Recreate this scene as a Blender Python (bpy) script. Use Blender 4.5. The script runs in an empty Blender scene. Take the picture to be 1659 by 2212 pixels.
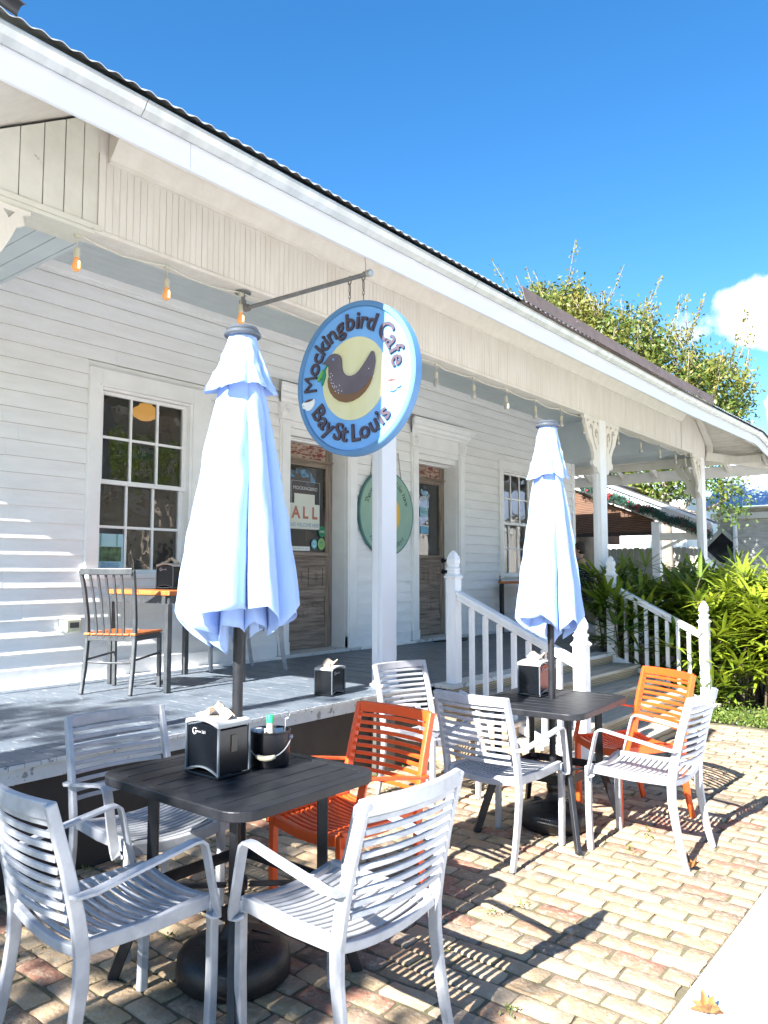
import bpy, bmesh, math, random
from mathutils import Vector, Matrix, noise
R = math.radians
rnd = random.Random(7)
SC = bpy.context.scene
COL = SC.collection

# ------------------------------------------------------------------ camera
YAW, PITCH, HC = 38.881, 4.349, 1.48
cd = bpy.data.cameras.new('camera'); cam = bpy.data.objects.new('camera', cd); COL.objects.link(cam)
cam.location = (0, 0, HC); cam.rotation_euler = (R(90 + PITCH), 0, R(YAW - 90))
cd.sensor_fit = 'VERTICAL'; cd.sensor_height = 36; cd.lens = 1670 / 2212 * 36
cd.clip_start = .05; cd.clip_end = 2000
SC.camera = cam

# ------------------------------------------------------------------ light
SUN_EL, SUN_AZ = 35.0, 1.8         # light travels along +X, a touch towards the wall
sd = bpy.data.lights.new('sun', 'SUN'); sun = bpy.data.objects.new('sun', sd); COL.objects.link(sun)
sd.energy = 5.0; sd.angle = R(.5); sd.color = (1, .97, .93)
trav = Vector((math.cos(R(SUN_AZ)) * math.cos(R(SUN_EL)), math.sin(R(SUN_AZ)) * math.cos(R(SUN_EL)), -math.sin(R(SUN_EL))))
sun.rotation_euler = (-trav).to_track_quat('Z', 'Y').to_euler(); sun.location = (-20, 0, 20)
W = bpy.data.worlds.new('World'); SC.world = W; W.use_nodes = True
wt = W.node_tree; wn = wt.nodes; wl = wt.links
bg = wn['Background']; sky = wn.new('ShaderNodeTexSky'); sky.sky_type = 'NISHITA'
sky.sun_disc = False; sky.sun_elevation = R(SUN_EL)
tos = -trav; sky.sun_rotation = math.atan2(tos.x, tos.y); sky.altitude = 0
sky.air_density = 1.0; sky.dust_density = .25; sky.ozone_density = 3.0
# one fair-weather cloud low in the east, given by its direction in the sky
tc = wn.new('ShaderNodeTexCoord'); geo = tc.outputs['Generated']
def cloud(dirv, size, flat, seed):
    d = Vector(dirv).normalized()
    sub = wn.new('ShaderNodeVectorMath'); sub.operation = 'SUBTRACT'; wl.new(geo, sub.inputs[0]); sub.inputs[1].default_value = d
    sc_ = wn.new('ShaderNodeVectorMath'); sc_.operation = 'MULTIPLY'; wl.new(sub.outputs[0], sc_.inputs[0]); sc_.inputs[1].default_value = (1/size, 1/size, 1/(size*flat))
    ln = wn.new('ShaderNodeVectorMath'); ln.operation = 'LENGTH'; wl.new(sc_.outputs[0], ln.inputs[0])
    nz = wn.new('ShaderNodeTexNoise'); nz.inputs['Scale'].default_value = 9 + seed; nz.inputs['Detail'].default_value = 7; nz.inputs['Roughness'].default_value = .58
    wl.new(geo, nz.inputs['Vector'])
    m = wn.new('ShaderNodeMath'); m.operation = 'MULTIPLY_ADD'; wl.new(nz.outputs[0], m.inputs[0]); m.inputs[1].default_value = 2.4; m.inputs[2].default_value = -1.2
    a = wn.new('ShaderNodeMath'); a.operation = 'ADD'; wl.new(ln.outputs['Value'], a.inputs[0]); wl.new(m.outputs[0], a.inputs[1])
    mr = wn.new('ShaderNodeMapRange'); wl.new(a.outputs[0], mr.inputs[0]); mr.inputs[1].default_value = 1.05; mr.inputs[2].default_value = .8; mr.inputs[3].default_value = 0; mr.inputs[4].default_value = 1
    return mr.outputs[0]
c1 = cloud((1.072, .19, .325), .105, .36, 0); c2 = cloud((1.1, .19, .215), .06, .5, 2)
mx = wn.new('ShaderNodeMath'); mx.operation = 'MAXIMUM'; wl.new(c1, mx.inputs[0]); wl.new(c2, mx.inputs[1])
mix = wn.new('ShaderNodeMix'); mix.data_type = 'RGBA'; wl.new(mx.outputs[0], mix.inputs[0]); hs_ = wn.new('ShaderNodeHueSaturation'); hs_.inputs['Saturation'].default_value = 1.3; wl.new(sky.outputs[0], hs_.inputs['Color']); wl.new(hs_.outputs[0], mix.inputs[6]); mix.inputs[7].default_value = (5.5, 5.5, 5.6, 1)
wl.new(mix.outputs[2], bg.inputs[0]); bg.inputs[1].default_value = .064
SC.view_settings.view_transform = 'Standard'; SC.view_settings.look = 'None'; SC.view_settings.gamma = 1
SC.view_settings.exposure = 2.2
SC.cycles.max_bounces = 8; SC.cycles.diffuse_bounces = 4; SC.cycles.transparent_max_bounces = 16
SC.cycles.sample_clamp_indirect = 6

# ------------------------------------------------------------------ materials
MATS = {}
def mat(name, col, rough=.6, metal=0, col2=None, nscale=6, thr=None, stretch=(1, 1, 1), bump=0, bscale=None, spec=.5, trans=0, emit=None, estr=0, nrange=(.35, .65), detail=6):
    if name in MATS: return MATS[name]
    m = bpy.data.materials.new(name); m.use_nodes = True; nt = m.node_tree; N = nt.nodes; L = nt.links
    b = N['Principled BSDF']; b.inputs['Base Color'].default_value = (*col, 1); b.inputs['Roughness'].default_value = rough
    b.inputs['Metallic'].default_value = metal; b.inputs['Specular IOR Level'].default_value = spec
    tcn = N.new('ShaderNodeTexCoord'); mp = N.new('ShaderNodeMapping'); mp.inputs['Scale'].default_value = stretch; L.new(tcn.outputs['Object'], mp.inputs[0])
    if col2:
        nz = N.new('ShaderNodeTexNoise'); nz.inputs['Scale'].default_value = nscale; nz.inputs['Detail'].default_value = detail; nz.inputs['Roughness'].default_value = .6; L.new(mp.outputs[0], nz.inputs[0])
        mr = N.new('ShaderNodeMapRange'); L.new(nz.outputs[0], mr.inputs[0]); mr.inputs[1].default_value = nrange[0]; mr.inputs[2].default_value = nrange[1]
        mi = N.new('ShaderNodeMix'); mi.data_type = 'RGBA'; mi.inputs[6].default_value = (*col, 1); mi.inputs[7].default_value = (*col2, 1); L.new(mr.outputs[0], mi.inputs[0]); L.new(mi.outputs[2], b.inputs['Base Color'])
    if bump:
        n2 = N.new('ShaderNodeTexNoise'); n2.inputs['Scale'].default_value = bscale or nscale * 3; n2.inputs['Detail'].default_value = 5; L.new(mp.outputs[0], n2.inputs[0])
        bp = N.new('ShaderNodeBump'); bp.inputs['Strength'].default_value = bump; bp.inputs['Distance'].default_value = .01; L.new(n2.outputs[0], bp.inputs['Height']); L.new(bp.outputs[0], b.inputs['Normal'])
    if emit: b.inputs['Emission Color'].default_value = (*emit, 1); b.inputs['Emission Strength'].default_value = estr
    if trans:
        tr = N.new('ShaderNodeBsdfTranslucent'); tr.inputs[0].default_value = (*col, 1); ms = N.new('ShaderNodeMixShader'); ms.inputs[0].default_value = trans
        L.new(b.outputs[0], ms.inputs[1]); L.new(tr.outputs[0], ms.inputs[2]); L.new(ms.outputs[0], N['Material Output'].inputs[0])
    MATS[name] = m; return m
def nodes_of(m): return m.node_tree.nodes, m.node_tree.links, m.node_tree.nodes['Principled BSDF']

siding = mat('siding_paint', (.88, .875, .87), .5, col2=(.80, .795, .785), nscale=2.2, stretch=(1, 1, 5), bump=.3, bscale=24)
cream = mat('cream_board_paint', (.76, .725, .66), .6, col2=(.69, .65, .575), nscale=3, stretch=(3, 3, .7), bump=.3, bscale=26)
trim = mat('trim_paint', (.86, .855, .85), .5, col2=(.80, .795, .78), nscale=5, bump=.15, bscale=24)
fresh = mat('fresh_white_paint', (.72, .735, .77), .42, col2=(.68, .695, .73), nscale=1.5, bump=.06, bscale=20)
ceilp = mat('ceiling_blue_grey_paint', (.56, .62, .63), .6, col2=(.52, .575, .59), nscale=4)
rail = mat('railing_paint', (.83, .83, .83), .45, col2=(.74, .74, .745), nscale=9, stretch=(1, 1, .3), bump=.2, bscale=40)
def peel(name, base, base2, under, amt, scale=7, stretch=(1, 1, 1)):
    m = mat(name, base, .6, col2=base2, nscale=4, bump=.4, bscale=20); N, L, b = nodes_of(m)
    src = b.inputs['Base Color'].links[0].from_socket; tcn = N.new('ShaderNodeTexCoord'); mp = N.new('ShaderNodeMapping'); mp.inputs['Scale'].default_value = stretch; L.new(tcn.outputs['Object'], mp.inputs[0])
    nz = N.new('ShaderNodeTexNoise'); nz.inputs['Scale'].default_value = scale; nz.inputs['Detail'].default_value = 9; nz.inputs['Roughness'].default_value = .7; L.new(mp.outputs[0], nz.inputs[0])
    mr = N.new('ShaderNodeMapRange'); L.new(nz.outputs[0], mr.inputs[0]); mr.inputs[1].default_value = amt; mr.inputs[2].default_value = amt + .03
    mi = N.new('ShaderNodeMix'); mi.data_type = 'RGBA'; L.new(mr.outputs[0], mi.inputs[0]); L.new(src, mi.inputs[6]); mi.inputs[7].default_value = (*under, 1); L.new(mi.outputs[2], b.inputs['Base Color'])
    return m
oldcream = peel('peeling_cream_paint', (.70, .69, .60), (.62, .61, .52), (.26, .22, .16), .635, 6)
deckp = peel('deck_paint', (.095, .12, .15), (.14, .165, .195), (.34, .35, .36), .60, 9, (4, 1, 1)); nodes_of(deckp)[2].inputs['Roughness'].default_value = .5
deckedge = peel('deck_edge_paint', (.60, .61, .60), (.5, .51, .5), (.22, .22, .21), .58, 14)
def woodmat(name, c1, c2, scale, stretch, rough=.75, dist=3.5, rings=True):
    m = mat(name, c1, rough, bump=.35, bscale=60, stretch=stretch); N, L, b = nodes_of(m)
    tcn = N.new('ShaderNodeTexCoord'); mp = N.new('ShaderNodeMapping'); mp.inputs['Scale'].default_value = stretch; L.new(tcn.outputs['Object'], mp.inputs[0])
    wv = N.new('ShaderNodeTexWave'); wv.wave_type = 'RINGS' if rings else 'BANDS'; wv.rings_direction = 'SPHERICAL' if rings else 'X'; wv.inputs['Scale'].default_value = scale; wv.inputs['Distortion'].default_value = dist; wv.inputs['Detail'].default_value = 4; wv.inputs['Detail Scale'].default_value = 1.3; L.new(mp.outputs[0], wv.inputs[0])
    nz = N.new('ShaderNodeTexNoise'); nz.inputs['Scale'].default_value = 4; nz.inputs['Detail'].default_value = 8; L.new(mp.outputs[0], nz.inputs[0])
    mu = N.new('ShaderNodeMath'); mu.operation = 'MULTIPLY'; L.new(wv.outputs['Fac'], mu.inputs[0]); L.new(nz.outputs[0], mu.inputs[1])
    mr = N.new('ShaderNodeMapRange'); L.new(mu.outputs[0], mr.inputs[0]); mr.inputs[1].default_value = .05; mr.inputs[2].default_value = .5
    mi = N.new('ShaderNodeMix'); mi.data_type = 'RGBA'; mi.inputs[6].default_value = (*c2, 1); mi.inputs[7].default_value = (*c1, 1); L.new(mr.outputs[0], mi.inputs[0]); L.new(mi.outputs[2], b.inputs['Base Color'])
    return m
pine = woodmat('weathered_pine', (.52, .41, .27), (.24, .17, .10), 4.2, (.55, 1, 5))
tread_m = woodmat('weathered_tread', (.54, .48, .39), (.36, .30, .23), 3, (.4, 6, 1))
doorw = mat('old_door_wood', (.33, .255, .20), .8, col2=(.12, .085, .065), nscale=2.2, stretch=(1.2, 1, 16), bump=.4, nrange=(.38, .68), detail=9)
doorwv = mat('old_door_stile_wood', (.32, .25, .195), .8, col2=(.12, .085, .065), nscale=2.5, stretch=(16, 1, 1.2), bump=.4, nrange=(.38, .68), detail=9)
doorred = peel('flaking_red_door_paint', (.44, .34, .26), (.3, .22, .17), (.17, .03, .025), .50, 9, (1, 1, 3))
brownwood = woodmat('brown_roof_wood', (.17, .085, .045), (.05, .025, .015), 3, (.5, 1, 3))
orangewood = woodmat('varnished_orange_wood', (.62, .21, .055), (.32, .085, .02), 4, (1, 8, 1), rough=.35)
fencew = woodmat('grey_fence_wood', (.50, .47, .40), (.28, .25, .20), 3, (5, 5, .7))
silver = mat('silver_powder_coat', (.42, .43, .455), .45, .15, col2=(.33, .34, .36), nscale=16, bump=.08, bscale=60)
orange = mat('orange_powder_coat', (.76, .095, .012), .4, 0, col2=(.66, .075, .01), nscale=8)
blackp = mat('black_powder_coat', (.008, .009, .012), .45, 0, spec=.35, col2=(.018, .019, .022), nscale=14, bump=.05)
gunmetal = mat('dark_grey_metal_chair', (.055, .062, .068), .42, .4, col2=(.09, .095, .10), nscale=12)
blackpl = mat('black_resin', (.012, .011, .011), .45, 0, col2=(.02, .018, .017), nscale=30, bump=.2, bscale=90)
blackgloss = mat('black_gloss_plastic', (.004, .005, .007), .22)
bucketm = mat('dark_steel_bucket', (.02, .02, .024), .33, .6)
greypl = mat('grey_plastic_lid', (.38, .375, .36), .5)
clearpl = mat('clear_plastic_edge', (.12, .14, .16), .15)
galv = mat('galvanised_gutter', (.50, .52, .51), .45, .55, col2=(.36, .38, .375), nscale=3, stretch=(3, 1, 1))
roofm = mat('galvanised_roof', (.55, .57, .58), .38, .6, col2=(.42, .44, .45), nscale=3)
rustm = mat('rusty_flashing', (.105, .078, .07), .8, 0, col2=(.15, .112, .10), nscale=7)
pipem = mat('grey_pipe', (.17, .18, .19), .5, .4, col2=(.24, .24, .24), nscale=20)
chainm = mat('rusted_chain', (.20, .17, .15), .5, .6)
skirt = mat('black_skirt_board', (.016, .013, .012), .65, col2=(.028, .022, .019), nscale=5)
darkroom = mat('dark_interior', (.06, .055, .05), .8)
signblue = mat('sign_blue', (.17, .40, .76), .5, col2=(.14, .36, .72), nscale=5)
signrim = mat('sign_rim_blue', (.09, .23, .44), .5, col2=(.09, .21, .38), nscale=7)
signcream = mat('sign_cream', (.70, .66, .42), .55, col2=(.66, .61, .33), nscale=2, stretch=(1, 4, 1))
signdark = mat('sign_letter_plum', (.055, .04, .06), .55)
birdm = mat('bird_plum_grey', (.13, .108, .135), .55, col2=(.10, .082, .10), nscale=5)
birdbrown = mat('bird_brown', (.17, .085, .04), .55)
leafg = mat('sign_leaf_green', (.13, .38, .05), .5); leaft = mat('sign_leaf_teal', (.01, .22, .13), .5)
whitep = mat('white_sign_paint', (.78, .78, .78), .5)
coffee = mat('coffee_brown', (.10, .05, .045), .5)
signgreen = mat('green_sign_paint', (.30, .45, .33), .6, col2=(.22, .38, .33), nscale=2.5)
signgreenrim = mat('green_sign_rim', (.08, .20, .20), .6)
yellowm = mat('yellow_paint', (.75, .52, .08), .6, col2=(.7, .36, .05), nscale=3)
napkinm = mat('brown_paper_napkin', (.62, .49, .36), .8, trans=.25)
paper = mat('white_paper', (.75, .76, .75), .6)
cablem = mat('cream_cable', (.62, .60, .52), .5)
socketm = mat('cream_socket', (.52, .50, .40), .5)
filament = mat('glowing_filament', (1, .6, .2), .5, emit=(1, .62, .25), estr=3)
bulbwarm = mat('amber_lit_bulb', (.50, .24, .09), .15, emit=(1, .40, .10), estr=.10)
bulbclear = mat('clear_glass_bulb', (.42, .42, .40), .05)
lampm = mat('lit_lamp_shade', (.9, .6, .2), .5, emit=(1, .50, .10), estr=.17)
concrete = mat('pale_concrete', (.78, .77, .75), .8, col2=(.70, .69, .67), nscale=3, bump=.2, bscale=60)
soil = mat('mulch_and_soil', (.10, .075, .05), .95, col2=(.05, .04, .028), nscale=9, bump=.6, bscale=30)
lawn = mat('lawn_ground', (.10, .14, .035), .95, col2=(.16, .13, .07), nscale=4, bump=.6, bscale=30)
bark = mat('pale_bark', (.34, .29, .23), .9, col2=(.20, .165, .13), nscale=6, stretch=(2, 2, .4), bump=.5)
housem = mat('grey_board_siding', (.46, .445, .42), .8, col2=(.30, .285, .26), nscale=4, stretch=(1, 1, 4))
metalroof = mat('pale_blue_metal_roof', (.42, .50, .62), .5, .2, col2=(.36, .45, .58), nscale=2)
beige = mat('beige_render', (.40, .35, .28), .9, col2=(.34, .30, .235), nscale=1.2)
shingle = mat('grey_shingle', (.17, .15, .13), .9, col2=(.10, .09, .08), nscale=9, stretch=(1, 1, 3))
ivory = mat('ivory_plastic', (.60, .60, .44), .45)
skin = mat('skin', (.55, .33, .25), .55); hairm = mat('dark_brown_hair', (.035, .022, .015), .6)
denim = mat('dark_jeans', (.03, .04, .07), .85); shoe = mat('black_shoe', (.012, .012, .012), .5)
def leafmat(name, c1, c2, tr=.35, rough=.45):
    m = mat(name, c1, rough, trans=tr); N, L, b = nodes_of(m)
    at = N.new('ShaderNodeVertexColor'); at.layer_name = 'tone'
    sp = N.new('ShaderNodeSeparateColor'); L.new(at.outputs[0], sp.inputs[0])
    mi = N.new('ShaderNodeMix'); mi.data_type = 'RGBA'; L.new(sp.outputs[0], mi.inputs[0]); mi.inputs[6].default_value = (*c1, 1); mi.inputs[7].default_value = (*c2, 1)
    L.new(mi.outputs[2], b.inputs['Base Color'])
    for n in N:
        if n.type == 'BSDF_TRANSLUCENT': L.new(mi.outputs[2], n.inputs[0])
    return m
treeleaf = leafmat('tree_leaves', (.085, .145, .028), (.25, .215, .045))
darkleaf = leafmat('dense_tree_leaves', (.07, .13, .025), (.24, .27, .04))
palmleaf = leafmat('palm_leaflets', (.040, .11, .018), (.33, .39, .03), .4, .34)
weedleaf = leafmat('weed_leaves', (.06, .13, .02), (.20, .24, .05))
garlandleaf = leafmat('garland_needles', (.015, .07, .05), (.06, .13, .09), .1)
fabric = mat('pale_blue_canvas', (.42, .57, .88), .85, col2=(.38, .53, .85), nscale=5, stretch=(3, 3, .6), trans=.2, bump=.55, bscale=7)
# brick: colour per brick in a vertex colour layer, plus grain
brick = mat('old_brick', (.4, .3, .2), .85, bump=.7, bscale=55)
N, L, b = nodes_of(brick); at = N.new('ShaderNodeVertexColor'); at.layer_name = 'tone'
tcn = N.new('ShaderNodeTexCoord'); nz = N.new('ShaderNodeTexNoise'); nz.inputs['Scale'].default_value = 26; nz.inputs['Detail'].default_value = 8; nz.inputs['Roughness'].default_value = .7; L.new(tcn.outputs['Object'], nz.inputs[0])
mr = N.new('ShaderNodeMapRange'); L.new(nz.outputs[0], mr.inputs[0]); mr.inputs[1].default_value = .5; mr.inputs[2].default_value = .68
mi = N.new('ShaderNodeMix'); mi.data_type = 'RGBA'; mi.inputs[7].default_value = (.42, .35, .25, 1); L.new(mr.outputs[0], mi.inputs[0]); L.new(at.outputs[0], mi.inputs[6])
nz2 = N.new('ShaderNodeTexNoise'); nz2.inputs['Scale'].default_value = 7; nz2.inputs['Detail'].default_value = 6; L.new(tcn.outputs['Object'], nz2.inputs[0])
mr2 = N.new('ShaderNodeMapRange'); L.new(nz2.outputs[0], mr2.inputs[0]); mr2.inputs[1].default_value = .56; mr2.inputs[2].default_value = .72; mr2.inputs[4].default_value = .6
mi2 = N.new('ShaderNodeMix'); mi2.data_type = 'RGBA'; mi2.inputs[7].default_value = (.12, .10, .07, 1); L.new(mr2.outputs[0], mi2.inputs[0]); L.new(mi.outputs[2], mi2.inputs[6]); L.new(mi2.outputs[2], b.inputs['Base Color'])
mortar = mat('mossy_mortar', (.14, .11, .075), .95, col2=(.11, .105, .05), nscale=8, bump=.6, bscale=60)
# window glass
glass = bpy.data.materials.new('window_glass'); glass.use_nodes = True; N = glass.node_tree.nodes; L = glass.node_tree.links; N.remove(N['Principled BSDF'])
fr = N.new('ShaderNodeFresnel'); fr.inputs[0].default_value = 2.3; tr = N.new('ShaderNodeBsdfTransparent'); tr.inputs[0].default_value = (.8, .82, .82, 1); gl = N.new('ShaderNodeBsdfGlossy'); gl.inputs['Roughness'].default_value = .0
nz = N.new('ShaderNodeTexNoise'); nz.inputs['Scale'].default_value = 5; tcn = N.new('ShaderNodeTexCoord'); L.new(tcn.outputs['Object'], nz.inputs[0]); bp = N.new('ShaderNodeBump'); bp.inputs['Strength'].default_value = .25; bp.inputs['Distance'].default_value = .02; L.new(nz.outputs[0], bp.inputs['Height']); L.new(bp.outputs[0], gl.inputs['Normal'])
ms = N.new('ShaderNodeMixShader'); L.new(fr.outputs[0], ms.inputs[0]); L.new(tr.outputs[0], ms.inputs[1]); L.new(gl.outputs[0], ms.inputs[2]); L.new(ms.outputs[0], N['Material Output'].inputs[0])
# person's sweater: dark with pale fair-isle bands
sweater = mat('patterned_dark_sweater', (.012, .014, .03), .9); N, L, b = nodes_of(sweater); tcn = N.new('ShaderNodeTexCoord'); ck = N.new('ShaderNodeTexVoronoi'); ck.inputs['Scale'].default_value = 34; L.new(tcn.outputs['Object'], ck.inputs[0])
wv = N.new('ShaderNodeTexWave'); wv.bands_direction = 'Z'; wv.inputs['Scale'].default_value = 2.6; wv.inputs['Distortion'].default_value = .4; L.new(tcn.outputs['Object'], wv.inputs[0])
g1 = N.new('ShaderNodeMath'); g1.operation = 'GREATER_THAN'; g1.inputs[1].default_value = .72; L.new(wv.outputs['Fac'], g1.inputs[0]); g2 = N.new('ShaderNodeMath'); g2.operation = 'LESS_THAN'; g2.inputs[1].default_value = .3; L.new(ck.outputs['Distance'], g2.inputs[0])
mm = N.new('ShaderNodeMath'); mm.operation = 'MULTIPLY'; L.new(g1.outputs[0], mm.inputs[0]); L.new(g2.outputs[0], mm.inputs[1]); mi = N.new('ShaderNodeMix'); mi.data_type = 'RGBA'; L.new(mm.outputs[0], mi.inputs[0]); mi.inputs[6].default_value = (.012, .014, .03, 1); mi.inputs[7].default_value = (.55, .55, .58, 1); L.new(mi.outputs[2], b.inputs['Base Color'])

# ------------------------------------------------------------------ mesh helpers
class MB:
    def __init__(s): s.v = []; s.f = []; s.c = []
    def add(s, vs, fs, tone=None):
        o = len(s.v); s.v += [tuple(p) for p in vs]; s.f += [tuple(i + o for i in f) for f in fs]; s.c += [tone] * len(fs)
    def box(s, x0, x1, y0, y1, z0, z1, M=None, tone=None):
        vs = [Vector(p) for p in ((x0,y0,z0),(x1,y0,z0),(x1,y1,z0),(x0,y1,z0),(x0,y0,z1),(x1,y0,z1),(x1,y1,z1),(x0,y1,z1))]
        if M: vs = [M @ p for p in vs]
        s.add(vs, [(0,3,2,1),(4,5,6,7),(0,1,5,4),(1,2,6,5),(2,3,7,6),(3,0,4,7)], tone); return s
    def sweep(s, path, w, h, side=(1, 0, 0), closed=False):
        P = [Vector(p) for p in path]; side = Vector(side).normalized(); vs = []; n = len(P)
        for i, p in enumerate(P):
            a = P[(i - 1) % n] if (closed or i) else P[0]; b_ = P[(i + 1) % n] if (closed or i < n - 1) else P[-1]
            t = (b_ - a).normalized(); u = t.cross(side).normalized(); sd_ = u.cross(t).normalized()
            ww = w[i] if isinstance(w, (list, tuple)) else w; hh = h[i] if isinstance(h, (list, tuple)) else h
            for sx, sy in ((-1,-1),(1,-1),(1,1),(-1,1)): vs.append(p + sd_ * (sx * ww / 2) + u * (sy * hh / 2))
        fs = []
        for i in range(n if closed else n - 1):
            j = (i + 1) % n
            for k in range(4): fs.append((i*4+k, i*4+(k+1)%4, j*4+(k+1)%4, j*4+k))
        if not closed: fs += [(3,2,1,0), tuple((n-1)*4+k for k in range(4))]
        s.add(vs, fs); return s
    def tube(s, path, r, n=8, closed=False):
        P = [Vector(p) for p in path]; m = len(P); vs = []; ref = None
        for i, p in enumerate(P):
            a = P[(i-1) % m] if (closed or i) else P[0]; b_ = P[(i+1) % m] if (closed or i < m-1) else P[-1]
            t = (b_ - a).normalized()
            if ref is None: ref = t.orthogonal().normalized()
            u = (ref - t * ref.dot(t)).normalized(); ref = u; v = t.cross(u)
            rr = r[i] if isinstance(r, (list, tuple)) else r
            for k in range(n): an = 2*math.pi*k/n; vs.append(p + (u*math.cos(an) + v*math.sin(an)) * rr)
        fs = []
        for i in range(m if closed else m-1):
            j = (i+1) % m
            for k in range(n): fs.append((i*n+k, i*n+(k+1)%n, j*n+(k+1)%n, j*n+k))
        if not closed: fs += [tuple(range(n))[::-1], tuple((m-1)*n+k for k in range(n))]
        s.add(vs, fs); return s
    def lathe(s, prof, c=(0,0,0), n=32):
        vs = []; c = Vector(c)
        for r, z in prof:
            for k in range(n): a = 2*math.pi*k/n; vs.append(c + Vector((r*math.cos(a), r*math.sin(a), z)))
        fs = [(i*n+k, i*n+(k+1)%n, (i+1)*n+(k+1)%n, (i+1)*n+k) for i in range(len(prof)-1) for k in range(n)]
        fs += [tuple(range(n))[::-1], tuple((len(prof)-1)*n+k for k in range(n))]
        s.add(vs, fs); return s
    def prism(s, poly, f0, f1):
        n = len(poly); vs = [f0(*p) for p in poly] + [f1(*p) for p in poly]
        s.add(vs, [tuple(range(n))[::-1], tuple(range(n, 2*n))] + [(i, (i+1)%n, n+(i+1)%n, n+i) for i in range(n)]); return s
    def build(s, name, m, parent=None, label=None, bevel=0, smooth=False, recalc=True, mods=None):
        me = bpy.data.meshes.new(name); me.from_pydata(s.v, [], s.f)
        if any(c is not None for c in s.c):
            la = me.color_attributes.new('tone', 'FLOAT_COLOR', 'CORNER'); k = 0; data = []
            for f, c in zip(s.f, s.c):
                c = c if c is not None else (0, 0, 0)
                if not isinstance(c, tuple): c = (c, c, c)
                data += [c[0], c[1], c[2], 1.0] * len(f)
            la.data.foreach_set('color', data)
        elif recalc:
            bm = bmesh.new(); bm.from_mesh(me); bmesh.ops.recalc_face_normals(bm, faces=bm.faces); bm.to_mesh(me); bm.free()
        me.materials.append(m)
        o = bpy.data.objects.new(name, me); COL.objects.link(o)
        if parent: o.parent = parent
        if label: o['label'] = label
        if bevel:
            bv = o.modifiers.new('bevel', 'BEVEL'); bv.width = bevel; bv.segments = 2; bv.limit_method = 'ANGLE'; bv.angle_limit = R(40)
        if smooth:
            me.polygons.foreach_set('use_smooth', [True] * len(me.polygons))
            if bevel or smooth == 'auto':
                try: me.set_sharp_from_angle(angle=R(40))
                except Exception: pass
        return o
def tag(o, label=None, cat=None, group=None, kind=None):
    for k, v in (('label', label), ('category', cat), ('group', group), ('kind', kind)):
        if v: o[k] = v
    return o
def thing(name, label, cat, loc=(0,0,0), rz=0, group=None):
    o = bpy.data.objects.new(name, None); COL.objects.link(o); o.location = loc; o.rotation_euler = (0, 0, rz); o.empty_display_size = .1
    return tag(o, label, cat, group)
def copy_tree(o, parent=None):
    kids = list(o.children); c = o.copy(); COL.objects.link(c); c.parent = parent
    for ch in kids: copy_tree(ch, c)
    return c
def place(proto, used, loc, rz, label=None, group=None):
    o = copy_tree(proto) if used else proto
    o.location = loc; o.rotation_euler = (0, 0, rz)
    if label: o['label'] = label
    if group: o['group'] = group
    return o
def arc(cx, cy, r, a0, a1, n): return [(cx + r*math.cos(R(a0+(a1-a0)*i/n)), cy + r*math.sin(R(a0+(a1-a0)*i/n))) for i in range(n+1)]
def rrect(x0, x1, y0, y1, r, n=6):
    return arc(x1-r, y1-r, r, 0, 90, n) + arc(x0+r, y1-r, r, 90, 180, n) + arc(x0+r, y0+r, r, 180, 270, n) + arc(x1-r, y0+r, r, 270, 360, n)
def textmesh(s, size=1.0, extrude=.0, shear=0, bold=0):
    c = bpy.data.curves.new('t', 'FONT'); c.body = s; c.size = size; c.extrude = extrude; c.align_x = 'CENTER'; c.align_y = 'CENTER'; c.shear = shear; c.offset = bold; c.resolution_u = 4
    o = bpy.data.objects.new('t', c); me = bpy.data.meshes.new_from_object(o)
    vs = [v.co.copy() for v in me.vertices]; fs = [tuple(p.vertices) for p in me.polygons]
    bpy.data.objects.remove(o); bpy.data.curves.remove(c); bpy.data.meshes.remove(me)
    return vs, fs
def add_text(M, s, fn, size, extrude=0, shear=0, bold=0):
    vs, fs = textmesh(s, size, extrude, shear, bold); M.add([fn(v) for v in vs], fs)

# ------------------------------------------------------------------ ground
g = MB(); g.box(-60, 400, -200, 300, -.9, -.03); tag(g.build('ground', lawn), kind='structure')
g = MB(); g.box(-6, 60, -12, .95, -.4, .004); tag(g.build('pavement', concrete), kind='structure')
g = MB(); g.box(-3, 8.0, .95, 3.66, -.3, -.012); g.box(8.0, 14.5, -.5, 3.68, -.3, -.02)
mo = MB(); mo.box(-3, 8.02, .951, 3.66, -.3, -.006); tag(mo.build('mortar_bed', mortar), kind='structure')
so = MB(); so.box(8.02, 14.6, .951, 9, -.3, -.02); tag(so.build('planting_bed', soil), kind='structure')
bm_ = MB()
tones = [(.45, .385, .27), (.42, .35, .24), (.48, .42, .31), (.38, .32, .24), (.43, .30, .21), (.37, .215, .16), (.33, .30, .25), (.50, .45, .35), (.46, .37, .26), (.30, .25, .20), (.43, .38, .26), (.47, .41, .29)]
BW, BL = .104, .212
nx = int(11.0 / BW); ny = int(2.72 / BL) + 1
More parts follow.
